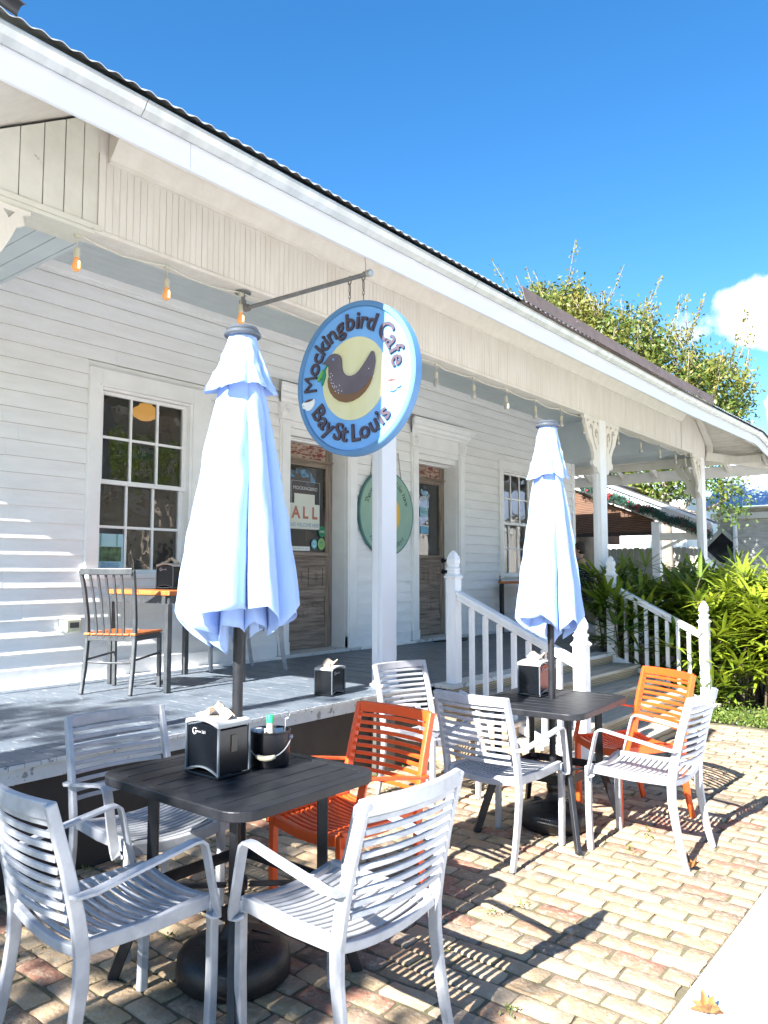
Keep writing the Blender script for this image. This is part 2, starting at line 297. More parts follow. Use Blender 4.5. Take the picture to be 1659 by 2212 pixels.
for i in range(nx):
    x0 = -3 + i * BW; off = (i % 2) * BL / 2 + rnd.uniform(-.025, .025)
    for j in range(-1, ny + 1):
        ya = .955 + j * BL + off; yb = ya + BL
        if yb > 3.665: yb = 3.665
        if ya < .955: ya = .955
        if yb - ya < .04: continue
        gx = .003 + rnd.random() * .0045; gy = .003 + rnd.random() * .007
        cx, cy = x0 + BW/2 + rnd.uniform(-.003, .003), (ya + yb)/2
        hx, hy = BW/2 - gx, (yb - ya)/2 - gy; h = rnd.uniform(-.002, .005); tx, ty = rnd.uniform(-.05, .05), rnd.uniform(-.03, .03); ro = rnd.uniform(-.025, .025)
        t = rnd.choice(tones); k = rnd.uniform(.72, 1.16) * .76; t = (min(.6, t[0]*k*1.12), t[1]*k*.94, t[2]*k*.80)
        us = (-1, -.82, 0, .82, 1); ws = (-1, -.9, -.33, .33, .9, 1); vs = []
        sd_ = rnd.random() * 100
        for a in us:
            for b2 in ws:
                edge = (abs(a) == 1) + (abs(b2) == 1)
                px = a * hx; py = b2 * hy
                if abs(a) == 1 and abs(b2) == 1: px *= .93; py *= .965
                px += rnd.uniform(-.003, .003); py += rnd.uniform(-.0035, .0035)
                z = h + px * tx * .6 + py * ty * .6 - (.005 if edge else 0) + .0045 * noise.noise(Vector((px * 14, py * 14, sd_))) + rnd.uniform(-.0006, .0006)
                vs.append((cx + px * math.cos(ro) - py * math.sin(ro), cy + px * math.sin(ro) + py * math.cos(ro), z))
        nv = len(us) * len(ws)
        fs = [(a*6+b2, (a+1)*6+b2, (a+1)*6+b2+1, a*6+b2+1) for a in range(4) for b2 in range(5)]
        ring = [b2 for b2 in range(5)] + [a*6+5 for a in range(4)] + [24+b2 for b2 in range(5, 0, -1)] + [a*6 for a in range(4, 0, -1)]
        vs += [(vs[q][0], vs[q][1], -.03) for q in ring]; m2 = len(ring)
        fs += [(ring[q], ring[(q+1) % m2], nv+(q+1) % m2, nv+q) for q in range(m2)]
        bm_.add(vs, fs, t)
tag(bm_.build('brick_paving', brick, smooth='auto'), kind='structure')
# a narrow soil strip between slab edge and bricks handled by mortar

# ------------------------------------------------------------------ cafe building
WY = 5.90; DZ = .58
cafe = thing('cafe_building', 'white clapboard cafe with a deep porch and corrugated metal roof', 'building')
openings = [(3.38, 4.63, 1.33, 3.18), (5.54, 6.77, .58, 3.43), (7.83, 9.06, .58, 3.43), (10.01, 11.25, 1.25, 3.18)]
wallm = MB(); pitch = .126; z = .72; r2 = random.Random(3)
while z < 3.98:
    z1 = min(z + pitch, 3.985); spans = [(-.2 + .0, 12.6)]
    for (a, b2, c, d) in openings:
        if z1 > c + .02 and z < d - .02:
            ns = []
            for (p, q) in spans:
                if b2 <= p or a >= q: ns.append((p, q)); continue
                if a > p: ns.append((p, a))
                if b2 < q: ns.append((b2, q))
            spans = ns
    for (p, q) in spans:
        x = p
        while x < q - 1e-6:                                  # each board slightly warped, in lengths
            xe = min(q, x + r2.uniform(2.4, 4.2)); xe = q if q - xe < .5 else xe
            seg = max(1, int((xe - x) / .35)); w0 = r2.uniform(-.002, .003); dz = r2.uniform(-.002, .002)
            if xe < q: xe2 = xe - .0015
            else: xe2 = xe
            vs = []
            for k in range(seg + 1):
                xx = x + (xe2 - x) * k / seg; wob = .0022 * noise.noise(Vector((xx * .9, z * 9, 4)))
                vs += [(xx, WY - .027 - w0 - wob, z + dz), (xx, WY - .007 - wob * .5, z1 + .004), (xx, WY + .01, z1 + .004), (xx, WY + .01, z + dz)]
            fs = []
            for k in range(seg):
                a = k * 4; fs += [(a, a+4, a+5, a+1), (a+3, a+7, a+4, a), (a+1, a+5, a+6, a+2), (a+2, a+6, a+7, a+3)]
            fs += [(0, 1, 2, 3), (seg*4+3, seg*4+2, seg*4+1, seg*4)]
            wallm.add(vs, fs); x = xe
    z += pitch
wo = wallm.build('clapboard_wall', siding, cafe, recalc=True)
wo.data.materials.append(mat('lap_shade_grey', (.46, .44, .40), .9))     # shade line under each lap, painted in as a darker underside
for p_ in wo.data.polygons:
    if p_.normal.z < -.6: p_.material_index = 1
# backing behind boards with openings, and inner room
bk = MB()
def wall_panels(M, x0, x1, z0, z1, y0, y1, ops):
    xs = x0
    for (a, b2, c, d) in ops:
        M.box(xs, a, y0, y1, z0, z1)
        if c > z0: M.box(a, b2, y0, y1, z0, c)
        M.box(a, b2, y0, y1, d, z1); xs = b2
    M.box(xs, x1, y0, y1, z0, z1)
inner_ops = [(3.50, 4.42, 1.45, 3.01), (5.69, 6.61, .58, 2.93), (7.98, 8.91, .58, 2.93), (10.13, 11.06, 1.39, 3.0)]
wall_panels(bk, -.2, 12.6, .0, 4.3, WY + .012, WY + .14, inner_ops)
bk.box(12.46, 12.6, WY + .14, 14, 0, 4.3); bk.box(-.2, -.05, WY + .14, 14, 0, 4.3); bk.box(-.2, 12.6, 14, 14.2, 0, 4.3)
bk.build('inner_wall', trim, cafe)
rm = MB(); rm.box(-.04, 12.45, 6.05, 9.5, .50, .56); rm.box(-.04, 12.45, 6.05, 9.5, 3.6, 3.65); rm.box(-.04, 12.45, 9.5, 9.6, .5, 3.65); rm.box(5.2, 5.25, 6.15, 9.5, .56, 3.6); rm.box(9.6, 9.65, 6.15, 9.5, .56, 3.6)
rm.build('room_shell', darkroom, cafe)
bb = MB(); bb.box(-.2, 5.54, WY-.035, WY-.001, DZ+.001, .735)
bb.box(6.77, 7.83, WY-.035, WY-.001, DZ+.001, .735); bb.box(9.06, 12.62, WY-.035, WY-.001, DZ+.001, .735); bb.box(12.52, 12.63, WY-.03, WY+.1, .735, 3.97)
bb.build('skirting_board', trim, cafe, bevel=.004)
lg = MB(); lg.box(-.2, 5.54, WY-.11, WY-.036, DZ+.001, .605); lg.box(6.77, 7.83, WY-.11, WY-.036, DZ+.001, .605); lg.box(9.06, 12.6, WY-.11, WY-.036, DZ+.001, .605)
lg.build('base_moulding', trim, cafe, bevel=.004)
cr = MB(); cr.box(-.2, 12.6, WY-.05, WY-.001, 3.90, 3.975); cr.build('wall_top_moulding', trim, cafe, bevel=.01)

def window(x0, x1, zb, zt, cx0, cx1, label):
    """x0..x1 glass, casing cx0..cx1"""
    w = MB(); y0 = WY - .05; ct = zt + .205
    w.box(cx0, x0 - .045, y0, WY + .0, zb - .14, ct); w.box(x1 + .075, cx1, y0, WY + .0, zb - .14, ct); w.box(x0 - .045, x1 + .075, y0 + .001, WY, zt + .055, ct - .001)
    w.box(x0 - .075, x0 - .045, y0 + .012, WY + .1, zb - .05, zt + .056)
    w.box(x1 + .045, x1 + .075, y0 + .012, WY + .1, zb - .05, zt + .056); w.box(x0 - .045, x1 + .045, y0 + .015, WY + .1, zt + .03, zt + .054)
    w.box(x0 - .07, x1 + .10, y0 - .012, y0 - .0005, zt + .056, zt + .074)
    f = w.build('window', trim, cafe, label=label, bevel=.004)
    s_ = MB(); s_.box(cx0 - .0, cx1 + .02, y0 - .05, WY + .11, zb - .075, zb - .035); s_.box(cx0, cx1, y0 - .004, WY, zb - .14, zb - .076); s_.build('sill', trim, f, bevel=.005)
    zm = (zb + zt) / 2 + .0; sa = MB(); mw = .011
    for (za, zc, yy, dx) in ((zm + .02, zt + .0, WY + .012, .0), (zb, zm - .015, WY + .055, -.0)):
        sa.box(x0 - .045, x0, yy, yy + .035, za - .04, zc + .03); sa.box(x1, x1 + .045, yy, yy + .035, za - .04, zc + .03)
        sa.box(x0, x1, yy + .001, yy + .034, zc, zc + .029); sa.box(x0, x1, yy + .001, yy + .034, za - .039, za)
    sa.build('sash', trim, f, bevel=.003)
    mu = MB()
    for (za, zc, yy) in ((zm + .02, zt, WY + .012), (zb, zm - .015, WY + .055)):
        for k in (1, 2): xx = x0 + (x1 - x0) * k / 3; mu.box(xx - mw, xx + mw, yy + .004, yy + .03, za, zc)
        zz = (za + zc) / 2; mu.box(x0, x1, yy + .006, yy + .028, zz - mw, zz + mw)
    mu.build('muntin', trim, f)
    gl_ = MB()
    for (za, zc, yy) in ((zm + .02, zt, WY + .030), (zb, zm - .015, WY + .073)):
        for i in range(3):
            for k in range(2):
                ax = x0 + (x1-x0)*i/3 + mw; bx = x0 + (x1-x0)*(i+1)/3 - mw; az = za + (zc-za)*k/2 + (mw if k else 0); bz = za + (zc-za)*(k+1)/2 - (0 if k else mw)
                ty = rnd.uniform(-.004, .004); tz = rnd.uniform(-.004, .004)
                gl_.add([(ax, yy - ty, az), (bx, yy + ty, az), (bx, yy + ty + tz, bz), (ax, yy - ty + tz, bz)], [(0, 1, 2, 3)])
    gl_.build('glass_panes', glass, f, recalc=False)
    return f
window(3.545, 4.355, 1.49, 2.975, 3.38, 4.63, 'twelve pane sash window with a pendant lamp glowing behind its upper panes')
window(10.175, 10.985, 1.45, 2.945, 10.01, 11.25, 'twelve pane sash window beyond the second door, partly hidden by the far umbrella')
# pendant lamp seen through window
pl_ = thing('pendant_lamp', 'glowing yellow schoolhouse pendant lamp seen through the left window', 'lamp', (4.95, 7.4, 3.28))
q = MB(); q.lathe([(.07, .05), (.075, .03), (.13, .0), (.15, -.04), (.13, -.09), (.06, -.13), (.01, -.14)], n=24); q.build('lamp_shade', lampm, pl_, smooth=True)
q = MB(); q.tube([(0, 0, .05), (0, 0, .32)], .008); q.lathe([(.075, .05), (.06, .09), (.03, .11)], n=16); q.build('lamp_stem', blackp, pl_)

def door(x0, x1, cx0, cx1, label, knob):
    Y1 = WY + .20
    d = MB(); y0 = WY - .045                                   # casing with pilasters, corner blocks, cornice
    for (a, b2) in ((cx0, x0), (x1, cx1)):
        d.box(a, b2, y0, WY, DZ, 3.07); d.box(a + .02, b2 - .02, y0 - .012, y0 - .0005, DZ + .16, 3.05)
        d.box(a, b2, y0 - .012, WY, DZ, DZ + .16)
        d.box(a - .006, b2 + .006, y0 - .02, WY, 3.071, 3.25)
    d.box(x0 + .006, x1 - .006, y0 - .004, WY, 3.071, 3.249); d.box(x0 - .0, x1, y0 + .006, WY + .0, 3.0, 3.070)
    for k in range(4): d.box(x0, x1, WY + .005 + .03*k, WY + .034 + .03*k, 2.985 - .022*k, 3.01)
    d.box(x0, x1, WY + .125, WY + .25, 2.90, 3.01)
    d.box(x0 - .035, x0 + .003, WY + .001, WY + .30, DZ, 3.0); d.box(x1 - .003, x1 + .035, WY + .001, WY + .30, DZ, 3.0)
    cas = d.build('door_casing', trim, cafe, bevel=.004)
    d = MB(); prof = [(0, 3.251), (-.02, 3.251), (-.03, 3.28), (-.06, 3.30), (-.075, 3.335), (-.105, 3.345), (-.115, 3.40), (-.13, 3.405), (-.13, 3.43), (0, 3.43)]
    vs = []; n = len(prof)
    for e in (0, 1):
        for (yy, zz) in prof: vs.append((((cx0 + yy * .8) if e == 0 else (cx1 - yy * .8)), WY - .045 + yy, zz))
    d.add(vs, [tuple(range(n)), tuple(range(n, 2*n))[::-1]] + [(i, (i+1) % n, n + (i+1) % n, n + i) for i in range(n)])
    d.build('cornice', trim, cas)
    for xc in ((cx0 + x0)/2, (x1 + cx1)/2):
        d = MB(); rot = lambda p: Vector((p[0], 0, 0))
        for (ra, rb, dp) in ((.062, .05, .012), (.04, .025, .022), (.0, .018, .014)):
            pts = 20; vs = []
            for k in range(pts):
                a = 2*math.pi*k/pts
                for (rr, yy) in ((ra + .006, 0), (ra, -dp), (rb, -dp), (max(rb - .006, .001), 0)): vs.append((xc + rr*math.cos(a), WY - .066 + yy, 3.16 + rr*math.sin(a)))
            d.add(vs, [(k*4+q_, k*4+q_+1, ((k+1) % pts)*4+q_+1, ((k+1) % pts)*4+q_) for k in range(pts) for q_ in range(3)])
        d.build('rosette', trim, cas, smooth=True)
    st = MB(); st.box(cx0 - .03, cx1 + .03, WY - .10, WY + .31, DZ + .001, DZ + .035); st.build('threshold', deckedge, cas, bevel=.004)
    # leaf
    zb = DZ + .04; w = x1 - x0; sw = .115
    lf = MB(); lf.box(x0 + .004, x0 + sw, Y1, Y1 + .045, zb, 2.898); lf.box(x1 - sw, x1 - .004, Y1, Y1 + .045, zb, 2.898)
    leaf = lf.build('door', doorwv, cafe, label=label, bevel=.003)
    p = MB(); ax, bx = x0 + sw, x1 - sw
    p.box(ax, bx, Y1 + .002, Y1 + .043, zb, .90); p.box(ax, bx, Y1 + .014, Y1 + .035, .90, 1.18); p.box(ax, bx, Y1 + .002, Y1 + .043, 1.18, 1.31)
    p.box(ax, bx, Y1 + .016, Y1 + .03, 1.31, 1.515); nst = 5
    for k in range(4): xx = ax + (bx - ax) * k / 3; p.box(xx - (.0 if k == 0 else .035), xx + (.0 if k == 3 else .035) + (.02 if k == 0 else 0), Y1 + .003, Y1 + .04, 1.31, 1.515)
    for k in range(3): xx = ax + (bx - ax) * (k + .5) / 3; p.box(xx - .028, xx + .028, Y1 + .006, Y1 + .02, 1.36, 1.47); p.box(xx - .014, xx + .014, Y1 - .002, Y1 + .02, 1.39, 1.44)
    p.box(ax, bx, Y1 + .002, Y1 + .043, 1.515, 1.65)
    p.build('door_panels', doorw, leaf, bevel=.003)
    # carved relief on bottom panel
    p = MB(); r3 = random.Random(int(x0 * 10))
    for row in (1.0, 1.09):
        for k in range(9):
            xx = ax + .04 + (bx - ax - .08) * k / 8; a0 = r3.uniform(0, 6)
            p.tube([(xx + .020*math.cos(a0 + t*.7)*(1 - t*.09), Y1 + .013, row + .028*math.sin(a0 + t*.7)*(1 - t*.07)) for t in range(8)], .0045, 5)
    p.build('carving', doorw, leaf)
    p = MB(); p.box(ax - .015, bx + .015, Y1 - .035, Y1 + .001, 1.65, 1.69); p.box(ax - .0, bx + .0, Y1 - .018, Y1 + .0, 1.63, 1.649); p.build('glass_ledge', doorw, leaf, bevel=.008)
    p = MB(); p.box(ax, bx, Y1 + .004, Y1 + .04, 2.655, 2.70); p.box(x0 + .02, x1 - .02, Y1 - .03, Y1 - .0005, 2.715, 2.735)
    for k in range(34): xx = x0 + .03 + (w - .06) * k / 34; p.box(xx, xx + .014, Y1 - .02, Y1 - .0005, 2.695, 2.714)
    p.build('dentil_rail', doorw, leaf)
    p = MB(); p.box(ax, bx, Y1 + .008, Y1 + .035, 2.736, 2.898); p.build('transom_panel', doorred, leaf)
    p = MB(); p.add([(ax, Y1 + .02, 1.69), (bx, Y1 + .022, 1.69), (bx, Y1 + .021, 2.656), (ax, Y1 + .023, 2.656)], [(0, 1, 2, 3)]); p.build('door_glass', glass, leaf, recalc=False)
    if knob:
        p = MB()
        for zz in (1.47, 1.62): 
            vs = []
            p.tube([(x1 - .055, Y1 - .001, zz), (x1 - .055, Y1 - .02, zz), (x1 - .055, Y1 - .022, zz), (x1 - .055, Y1 - .05, zz), (x1 - .055, Y1 - .07, zz)], [.034, .034, .015, .015, .028], 14)
        p.build('handle', blackp, leaf)
    return ax, bx, Y1
d1 = door(5.69, 6.61, 5.54, 6.77, 'weathered wooden door with the poster in its glass', False)
d2 = door(7.98, 8.91, 7.83, 9.06, 'weathered wooden door with black knobs, nearer the steps', True)

# ---- porch structure
BYF, BYB = 3.82, 3.99
po = MB(); po.box(2.215, 12.0, BYF + .012, BYB, 3.345, 3.97); po.box(2.2, 12.0, BYF + .0, BYB - .001, 3.335, 3.36)
po.build('porch_beam', cream, cafe, bevel=.003)
pb = MB(); x = 2.225; r4 = random.Random(5)
while x < 11.99:                                           # beadboard: narrow boards with v joints and a centre bead
    wd = .088; xe = min(x + wd, 11.995); dy = r4.uniform(0, .002); gap = .0028 if r4.random() < .25 else .0016
    for (a, b2) in ((x + gap, x + wd * .47), (x + wd * .53, xe - .0008)):
        if b2 > a: pb.box(a, b2, BYF + .001 + dy, BYF + .0115, 3.362, 3.80)
    pb.box(x + wd * .485, min(x + wd * .515, 11.995), BYF + .0025, BYF + .0118, 3.362, 3.80)
    x += wd
pb.build('beadboard_frieze', cream, cafe, recalc=True)
cw = MB(); prof = [(0, 3.755), (-.016, 3.757), (-.018, 3.775), (-.045, 3.80), (-.09, 3.86), (-.105, 3.865), (-.105, 3.90), (-.14, 3.93), (-.14, 3.97), (0, 3.97)]
n = len(prof); vs = []
for xx in (2.28, 12.0): vs += [(xx, BYF + yy, zz) for (yy, zz) in prof]
cw.add(vs, [tuple(range(n)), tuple(range(n, 2*n))[::-1]] + [(i, (i+1) % n, n+(i+1) % n, n+i) for i in range(n)]); cw.build('crown_moulding', cream, cafe)
SL = .62; EY, EZ = 2.76, 3.29
def soff(d): return EZ + SL * d                           # soffit height at distance d in from the eave
# left end panel of wide old boards (top cut by the hip soffit), right end smooth panel
XE0, XE1 = 1.02, 13.75
wp = MB(); x = 1.02; wds = [.12, .125, .13, .12, .125, .13, .12, .10, .095]; xs = 2.212; edges = [2.212]
for w_ in (.085, .105, .115, .125, .12, .13, .125, .12, .13, .14): edges.append(edges[-1] - w_)
for k in range(len(edges) - 1):
    b2, a = edges[k] - .0035, edges[k+1] + .0025; dy = r4.uniform(0, .004)
    if a < XE0 + .02: break
    zt = lambda xx: min(3.97, EZ + SL * (xx - XE0) - .02)
    wp.prism([(a, 3.362 + r4.uniform(0, .012)), (b2, 3.362 + r4.uniform(0, .01)), (b2, zt(b2)), (a, zt(a))], lambda p, q_: (p, BYF + .012, q_), lambda p, q_, dy=dy: (p, BYF - .008 + dy, q_))
wp.build('wide_board_panel', oldcream, cafe)
wp = MB(); wp.prism([(XE0 + .3, 3.34), (2.20, 3.34), (2.20, 3.95), (XE0 + .3, EZ + SL * .3 - .04)], lambda p, q_: (p, BYF + .013, q_), lambda p, q_: (p, BYB, q_))
wp.build('end_beam_core', darkroom, cafe)
wp = MB(); wp.box(XE0, 2.199, BYF - .02, BYB + .02, 3.315, 3.338); wp.box(XE0, 2.24, BYF - .022, BYF - .0125, 3.339, 3.372); wp.build('peeling_beam_trim', oldcream, cafe, bevel=.004)
wp = MB(); zt = lambda xx: min(3.97, EZ + SL * (13.75 - xx) - .02)
wp.prism([(12.002, 3.335), (13.16, 3.335), (13.16, zt(13.16)), (12.66, 3.95), (12.002, 3.95)], lambda p, q_: (p, BYB, q_), lambda p, q_: (p, BYF - .01, q_)); wp.build('end_panel', cream, cafe, bevel=.004)
# hip trim boards on the right end
wp = MB(); wp.sweep([(12.05, BYF - .07, 3.93), (12.66, BYF - .07, 3.905), (13.2, BYF - .07, 3.56), (13.22, BYF - .07, 3.34)], .09, .03, (0, 1, 0)); wp.sweep([(13.17, 3.80, 3.36), (13.72, 2.80, 3.16)], .03, .14, (1, .5, 0)); wp.build('hip_trim', cream, cafe)
wp = MB(); wp.sweep([(13.12, 3.9, 3.40), (13.12, 6.3, 3.40)], .12, .14, (1, 0, 0))
wp.sweep([(13.3, 3.0, 3.27), (13.3, 6.4, 3.30)], .03, .12, (1, 0, 0)); wp.build('end_beam', cream, cafe)
# ceilings: main, dropped end bays of grey-blue planks
ce = MB(); yy = BYB
while yy < WY - .02: y2 = min(yy + .11, WY); ce.box(2.26, 12.02, yy + .0015, y2 - .0015, 3.972, 3.99); yy += .11
ce.box(2.2, 12.1, BYB, WY + .0, 3.991, 4.0); ce.build('porch_ceiling', ceilp, cafe)
ce = MB(); x = XE0 + .06; r5 = random.Random(2)
while x < 2.255: x2 = min(x + .115, 2.262); ce.box(x + .003, x2 - .003, BYB - .17 + .19, WY, 3.34 + r5.uniform(0, .004), 3.356); x += .115
ce.box(XE0 + .05, 2.262, BYB + .021, WY, 3.357, 3.37); ce.box(2.235, 2.262, BYB, WY, 3.371, 3.98); ce.build('left_end_ceiling', ceilp, cafe)
ce = MB(); x = 12.03
while x < 13.7: x2 = min(x + .10, 13.7); ce.box(x + .002, x2 - .002, BYB + .0, 7.6, 3.345 + r5.uniform(0, .004), 3.36); x += .10
ce.box(12.03, 13.7, BYB, 7.6, 3.361, 3.37); ce.box(12.0, 12.028, BYB, WY, 3.345, 3.971); ce.build('right_end_ceiling', ceilp, cafe)
# soffits: front (between fascia and beam), hipped ends
sf = MB()
sf.add([(XE0, EY, EZ), (XE1, EY, EZ), (XE1 - 1.2, EY + 1.2, soff(1.2)), (XE0 + 1.2, EY + 1.2, soff(1.2)), (XE0, 9, EZ), (XE0 + 1.2, 9, soff(1.2)), (XE1, 9, EZ), (XE1 - 1.2, 9, soff(1.2))], [(0, 1, 2, 3), (4, 0, 3, 5), (1, 6, 7, 2)])
sf.build('soffit', cream, cafe)
sb = MB()                                                 # soffit boards on the right hip
for k in range(26):
    a = .04 + k * .062
    if a > 1.15: break
    for (x_, y_) in (): pass
    p0 = Vector((XE1 - a, EY + a, EZ + SL*a - .006)); p1 = Vector((XE1 - a, 8.5, EZ + SL*a - .006)); sb.sweep([p0, p1], .050, .006, (1, 0, -SL))
    p0 = Vector((XE1 - a, EY + a, EZ + SL*a - .006)); p1 = Vector((11.5, EY + a, EZ + SL*a - .006)); sb.sweep([p0, p1], .006, .050, (0, SL, 1)) if False else sb.sweep([p0, p1], .050, .006, (0, 1, SL))
sb.build('soffit_boards', cream, cafe)
# fascia, gutter; the eave sags a little toward the right end
def ez(x): return 0 if x < 11.9 else -(x - 11.9) * .085
fa = MB(); xs = [XE0 - .02, 2.9, 2.9, 5.0, 8.6, 8.6, 11.9, 12.4, 12.9, 13.4, XE1 + .02]; prev = XE0 - .02
for (a, b2) in ((XE0 - .02, 2.03), (2.032, 6.86), (6.862, 8.9), (8.9, 11.9), (11.9, 12.8), (12.8, XE1 + .02)):
    up = .045 * max(0, (min(b2, 11.9) - 9) / 2.9); up0 = .045 * max(0, (min(a, 11.9) - 9) / 2.9)
    vs = []
    for (xx, u) in ((a, up0), (b2, up)):
        e = ez(xx)*1.6
        vs += [(xx, 2.74, 3.25 + u + e), (xx, 2.757, 3.25 + u + e), (xx, 2.757, 3.412 + u + e), (xx, 2.74, 3.412 + u + e)]
    fa.add(vs, [(0, 1, 2, 3), (7, 6, 5, 4), (0, 4, 5, 1), (1, 5, 6, 2), (2, 6, 7, 3), (3, 7, 4, 0)])
fa.build('fascia', fresh, cafe)
fa = MB(); fa.box(XE1 + .02, XE1 + .038, 2.74, 8.5, 3.06, 3.25); fa.box(XE0 - .038, XE0 - .02, 2.74, 8.5, 3.22, 3.41)
fa.build('end_fascia', trim, cafe)
fa = MB()
for k in range(9): yy = 2.95 + k * .62; fa.prism([(13.30, 3.33), (13.76, 3.245), (13.76, 3.15), (13.72, 3.12)], lambda p, q_, yy=yy: (p, yy, q_), lambda p, q_, yy=yy: (p, yy + .045, q_))
fa.build('rafter_tail', cream, cafe)
gu = MB()
for (a, b2) in ((XE0 - .05, 1.75), (1.753, 4.29), (4.293, 8.3), (8.303, 11.9), (11.903, XE1 + .05)):
    for i, (xa, xb) in enumerate(((a, b2),)):
        e0, e1 = ez(xa)*1.6, ez(xb)*1.6; g0 = .045 * max(0, (min(xa, 11.9) - 9) / 2.9); g1 = .045 * max(0, (min(xb, 11.9) - 9) / 2.9); vs = []
        prof = [(2.738, 3.372), (2.70, 3.352), (2.675, 3.372), (2.66, 3.395), (2.652, 3.40), (2.652, 3.406), (2.668, 3.402), (2.688, 3.382), (2.70, 3.372), (2.738, 3.392)]
        for (xx, e) in ((xa, e0 + g0), (xb, e1 + g1)): vs += [(xx, yy, zz + e) for (yy, zz) in prof]
        n = len(prof); gu.add(vs, [tuple(range(n)), tuple(range(n, 2*n))[::-1]] + [(i, (i+1) % n, n+(i+1) % n, n+i) for i in range(n)])
gu.build('gutter', galv, cafe)
# roof deck board edge + corrugated sheet
ro = MB(); ro.box(XE0 - .02, 11.9, 2.70, 2.76, 3.413, 3.432); ro.build('roof_batten', brownwood, cafe)
ro = MB(); pit = .0762; nseg = 8; vs = []; x = XE0 - .06; xs = []
while x < XE1 + .06: xs.append(x); x += pit / nseg
RS = .58
for xx in xs:
    zz = .0065 * math.cos(2*math.pi*xx/pit); g0 = .045 * max(0, (min(xx, 11.9) - 9) / 2.9) + ez(xx) * 1.6
    lift = .012 * noise.noise(Vector((xx * .8, 0, 3)))
    inset = max(0, (XE0 + 4 - xx)) if xx < XE0 + 4 else max(0, xx - (XE1 - 4)); run = 6.2
    run = min(run, max(.02, xx - XE0 + .08) if xx < 7 else max(.02, XE1 + .08 - xx))
    for t in (0, 1): vs.append((xx, 2.635 + run * t, 3.430 + zz + lift * (1 - t) + g0 + RS * run * t))
fs = [(2*i, 2*i+2, 2*i+3, 2*i+1) for i in range(len(xs)-1)]
ro.add(vs, fs); rf = ro.build('porch_roof', roofm, cafe, recalc=False); so_ = rf.modifiers.new('t', 'SOLIDIFY'); so_.thickness = .0025
ro = MB()                                                # end hips and main roof, closed above
A = (XE0 - .06, 2.64, 3.455); B = (XE1 + .06, 2.64, 3.36); ap0 = (XE0 + 6.2, 8.84, 3.455 + RS * 6.2); ap1 = (XE1 - 6.2, 8.84, 3.455 + RS * 6.2); Cc = (XE0 - .06, 15, 3.455); D = (XE1 + .06, 15, 3.36)
ro.add([A, ap0, Cc, B, ap1, D], [(0, 1, 2), (3, 5, 4), (2, 1, 4, 5)]); ro.build('hip_roof', roofm, cafe)
# curled loose roof corner at top left
q = MB(); vs = []
for i in range(13):
    a = i / 12 * 2.0; 
    for xx in (.95, 1.215): vs.append((xx + .0, 2.64 + .04*math.cos(a*1.2) - .02, 3.45 + .025*math.sin(a*1.4) + (1.215 - xx) * .14))
q.add(vs, [(2*i, 2*i+1, 2*i+3, 2*i+2) for i in range(12)]); o = q.build('bent_roof_flashing', mat('dark_flashing', (.05, .05, .055), .5, .3), cafe, recalc=False); o.modifiers.new('t', 'SOLIDIFY').thickness = .003
q = MB(); q.sweep([(4.86, 2.628, 3.475), (6.4, 2.622, 3.462), (8.3, 2.626, 3.467)], .004, .115, (0, 1, -.25)); q.sweep([(8.305, 2.628, 3.475), (9.45, 2.628, 3.49)], .004, .105, (0, 1, -.2)); q.box(4.86, 9.45, 2.64, 2.68, 3.415, 3.425)
for xx in (5.75, 7.6, 8.9): q.tube([(xx, 2.62, 3.49), (xx, 2.66, 3.49)], .008)
q.build('rusty_flashing', rustm, cafe)

# columns and fretwork brackets
def bracket_poly():
    out = [(0, 0), (.44, 0), (.44, -.035), (.40, -.05), (.41, -.10), (.37, -.12), (.35, -.17), (.30, -.27), (.22, -.35), (.17, -.43), (.165, -.50), (.20, -.53), (.205, -.575), (.16, -.60), (.10, -.60), (.07, -.66), (.03, -.67), (.0, -.66)]
    return out
def flat_curve_prism(M, polys, to0, th):
    c = bpy.data.curves.new('c', 'CURVE'); c.dimensions = '2D'; c.fill_mode = 'BOTH'; c.extrude = th / 2
    for P in polys:
        s_ = c.splines.new('POLY'); s_.points.add(len(P) - 1)
        for i, (a, b2) in enumerate(P): s_.points[i].co = (a, b2, 0, 1)
        s_.use_cyclic_u = True
    o = bpy.data.objects.new('c', c); me = bpy.data.meshes.new_from_object(o)
    M.add([to0(*v.co) for v in me.vertices], [tuple(p.vertices) for p in me.polygons])
    bpy.data.objects.remove(o); bpy.data.curves.remove(c); bpy.data.meshes.remove(me)
holes = [[(.03, -.05), (.085, -.05), (.03, -.10)], [(.36, -.045), (.30, -.045), (.33, -.085)], [(.13, -.05), (.2, -.05), (.165, -.085)],
         [(.05, -.16), (.09, -.13), (.13, -.15), (.14, -.21), (.11, -.25), (.08, -.24), (.10, -.2), (.085, -.175), (.06, -.2), (.06, -.3), (.03, -.33), (.03, -.2)],
         [(.20, -.10), (.26, -.09), (.29, -.13), (.27, -.16), (.25, -.14), (.22, -.15), (.22, -.22), (.16, -.33), (.10, -.40), (.09, -.38), (.14, -.31), (.18, -.21), (.18, -.14)]]
br = MB(); flat_curve_prism(br, [bracket_poly()] + holes, lambda a, b2, c_: (a, c_, b2), .04)
me_b = None
columns = []
